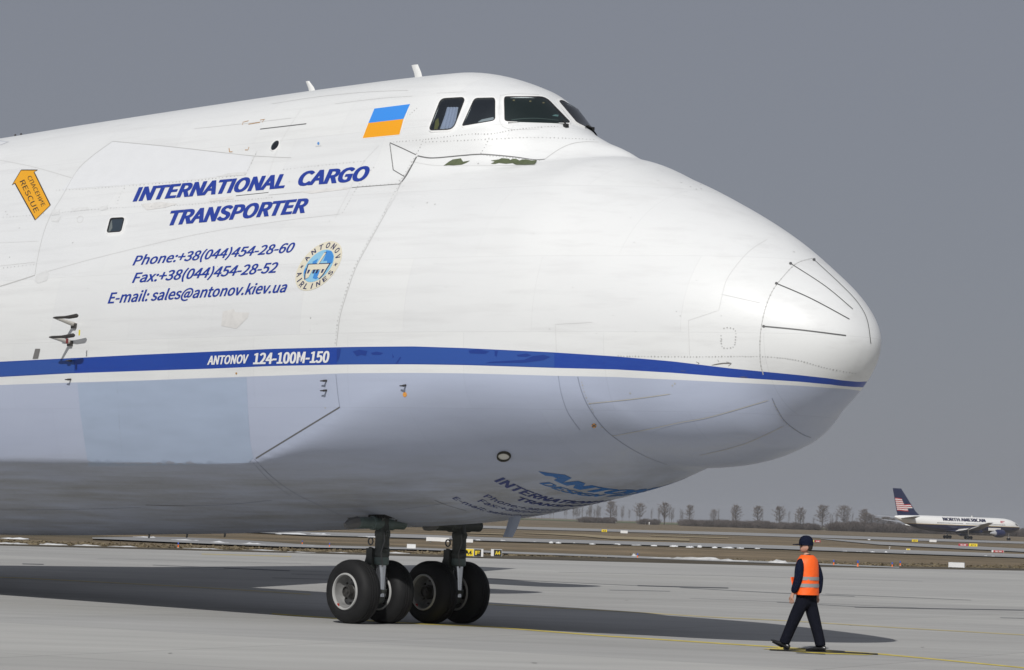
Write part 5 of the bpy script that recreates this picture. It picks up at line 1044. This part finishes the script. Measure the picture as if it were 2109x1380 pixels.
skin_mesh('trousers', [((0, 0, .97), (.185, .14)), ((0, 0, .86), (.18, .15)), ((.03, .095, .76), (.115, .125)), ((.10, .10, .62), (.108, .115)), ((.175, .10, .45), (.096, .098)), ((.245, .10, .28), (.090, .088)), ((.30, .10, .15), (.092, .086)), ((.315, .10, .105), (.088, .086)), ((-.03, -.095, .76), (.115, .125)), ((-.065, -.10, .62), (.108, .115)), ((-.12, -.10, .45), (.096, .098)), ((-.175, -.10, .27), (.090, .088)), ((-.215, -.10, .13), (.092, .084)), ((-.22, -.10, .07), (.086, .082))], [(0, 1), (1, 2), (2, 3), (3, 4), (4, 5), (5, 6), (6, 7), (1, 8), (8, 9), (9, 10), (10, 11), (11, 12), (12, 13)], M_TROU, PB)
def loft_ring(name, secs_, m, parent, n=36, wob=0., cap=False):
    v = []
    for i, (z, a, b_, cx) in enumerate(secs_):
        for k in range(n):
            t = 2*math.pi*k/n; w_ = 1+wob*math.sin(5*t+i*1.3)+wob*.8*math.sin(9*t+i*2.1)+wob*.5*math.sin(14*t-i); v.append((cx+b_*w_*math.cos(t)*abs(math.cos(t))**-.12 if abs(math.cos(t)) > 1e-3 else cx, a*w_*math.sin(t), z))
    mb_ = MB().add(v, [(i*n+k, i*n+(k+1) % n, (i+1)*n+(k+1) % n, (i+1)*n+k) for i in range(len(secs_)-1) for k in range(n)])
    if cap: mb_.f.append(tuple(range((len(secs_)-1)*n, len(secs_)*n)))
    return mb_.build(name, m, parent, auto=60)
vs_ = [(.885, .228, .185, .0), (.92, .228, .185, .0), (1.02, .224, .18, .0), (1.14, .224, .176, 0), (1.26, .226, .174, 0), (1.36, .226, .165, 0), (1.43, .214, .145, 0), (1.475, .165, .118, .0), (1.505, .105, .095, .005)]
VE = loft_ring('safety_vest', vs_, M_VEST, PB, wob=.016)
def vs_at(z): return [float(np.interp(z, [q[0] for q in vs_], [q[i] for q in vs_])) for i in (1, 2)]
for za, zb in ((1.005, 1.062), (1.115, 1.168)):
    loft_ring('reflective_band', [(z, vs_at(z)[0]*1.012+.003, vs_at(z)[1]*1.012+.003, 0) for z in (za, (za+zb)/2, zb)], M_REFL, VE, wob=.010)
MB().box((.180, .12, 1.08), (.02, .10, .15), Matrix.Rotation(.25, 3, 'Y')).build('vest_flap', M_VEST, VE)
cp = MB().lathe([(1.655, .106), (1.70, .108), (1.745, .100), (1.785, .078), (1.805, .045), (1.812, 0)], 28, 'z'); cp.v = [(x*1.08+.028, y*.95, z) for x, y, z in cp.v]; CAPO = head_turn(cp.build('cap', M_NAVYC, PB, auto=60))
br = MB(); rows = []
for j in range(5):
    t = j/4.; rows.append([(.10+.125*t*math.cos(a*.5)+.02, .088*math.sin(a)*(1-.25*t*t), 1.672+.006*math.cos(a)-.012*t) for a in np.linspace(-1.4, 1.4, 11)])
br.add(sum(rows, [])+[(x, y, z-.008) for x, y, z in sum(rows, [])], [(j*11+i, j*11+i+1, (j+1)*11+i+1, (j+1)*11+i) for j in range(4) for i in range(10)]+[(55+j*11+i, 55+(j+1)*11+i, 55+(j+1)*11+i+1, 55+j*11+i+1) for j in range(4) for i in range(10)]+[(44+i, 44+i+1, 99+i+1, 99+i) for i in range(10)])
head_turn(br.build('visor', M_NAVYC, CAPO))
ha = MB().lathe([(1.575, .070), (1.60, .092), (1.66, .1005), (1.67, .1005)], 28, 'z'); ha.v = [(x*1.04+.022 if x < .02 else .02+x*.1, y*.97, z) for x, y, z in ha.v]; head_turn(ha.build('hair', M_HAIR, PB, auto=60))
for sy in (-1, 1):
    head_turn(MB().lathe([(-.008, 0), (-.005, .008), (.002, .009), (.006, .0)], 10, 'x', (.113, sy*.036, 1.632)).build('eye', mat('eye_dark', (.03, .02, .02), .3), PB)); head_turn(MB().box((.116, sy*.036, 1.650), (.012, .034, .008)).build('eyebrow', M_HAIR, PB))
head_turn(MB().box((.124, 0, 1.568), (.010, .042, .007)).build('mouth', mat('lip', (.30, .11, .09), .5), PB))
def shoe(loc, pitch):
    secs_ = [(-.095, .030, .085), (-.07, .038, .095), (-.02, .040, .10), (.05, .042, .085), (.11, .047, .060), (.17, .045, .045), (.215, .028, .030), (.23, .008, .018)]; v = []; n_ = 14
    for x_, w_, h_ in secs_:
        for k in range(n_):
            a = 2*math.pi*k/n_; v.append((x_, w_*math.cos(a), max(0, h_/2+h_/2*math.sin(a))+.012))
    mb_ = MB().add(v, [(i*n_+k, i*n_+(k+1) % n_, (i+1)*n_+(k+1) % n_, (i+1)*n_+k) for i in range(len(secs_)-1) for k in range(n_)]+[tuple(range(n_)), tuple(range((len(secs_)-1)*n_, len(secs_)*n_))])
    o = mb_.build('shoe', M_SHOE, PB, auto=60); o.location = loc; o.rotation_euler = (0, -pitch, 0)
    s2 = MB(); s2.box((-.06, 0, .010), (.075, .070, .022)); s2.box((.10, 0, .010), (.17, .086, .012)); s2.build('sole', M_SHOE, o, False)
shoe((.335, .10, .040), math.radians(25)); shoe((-.205, -.10, 0.0), 0.)
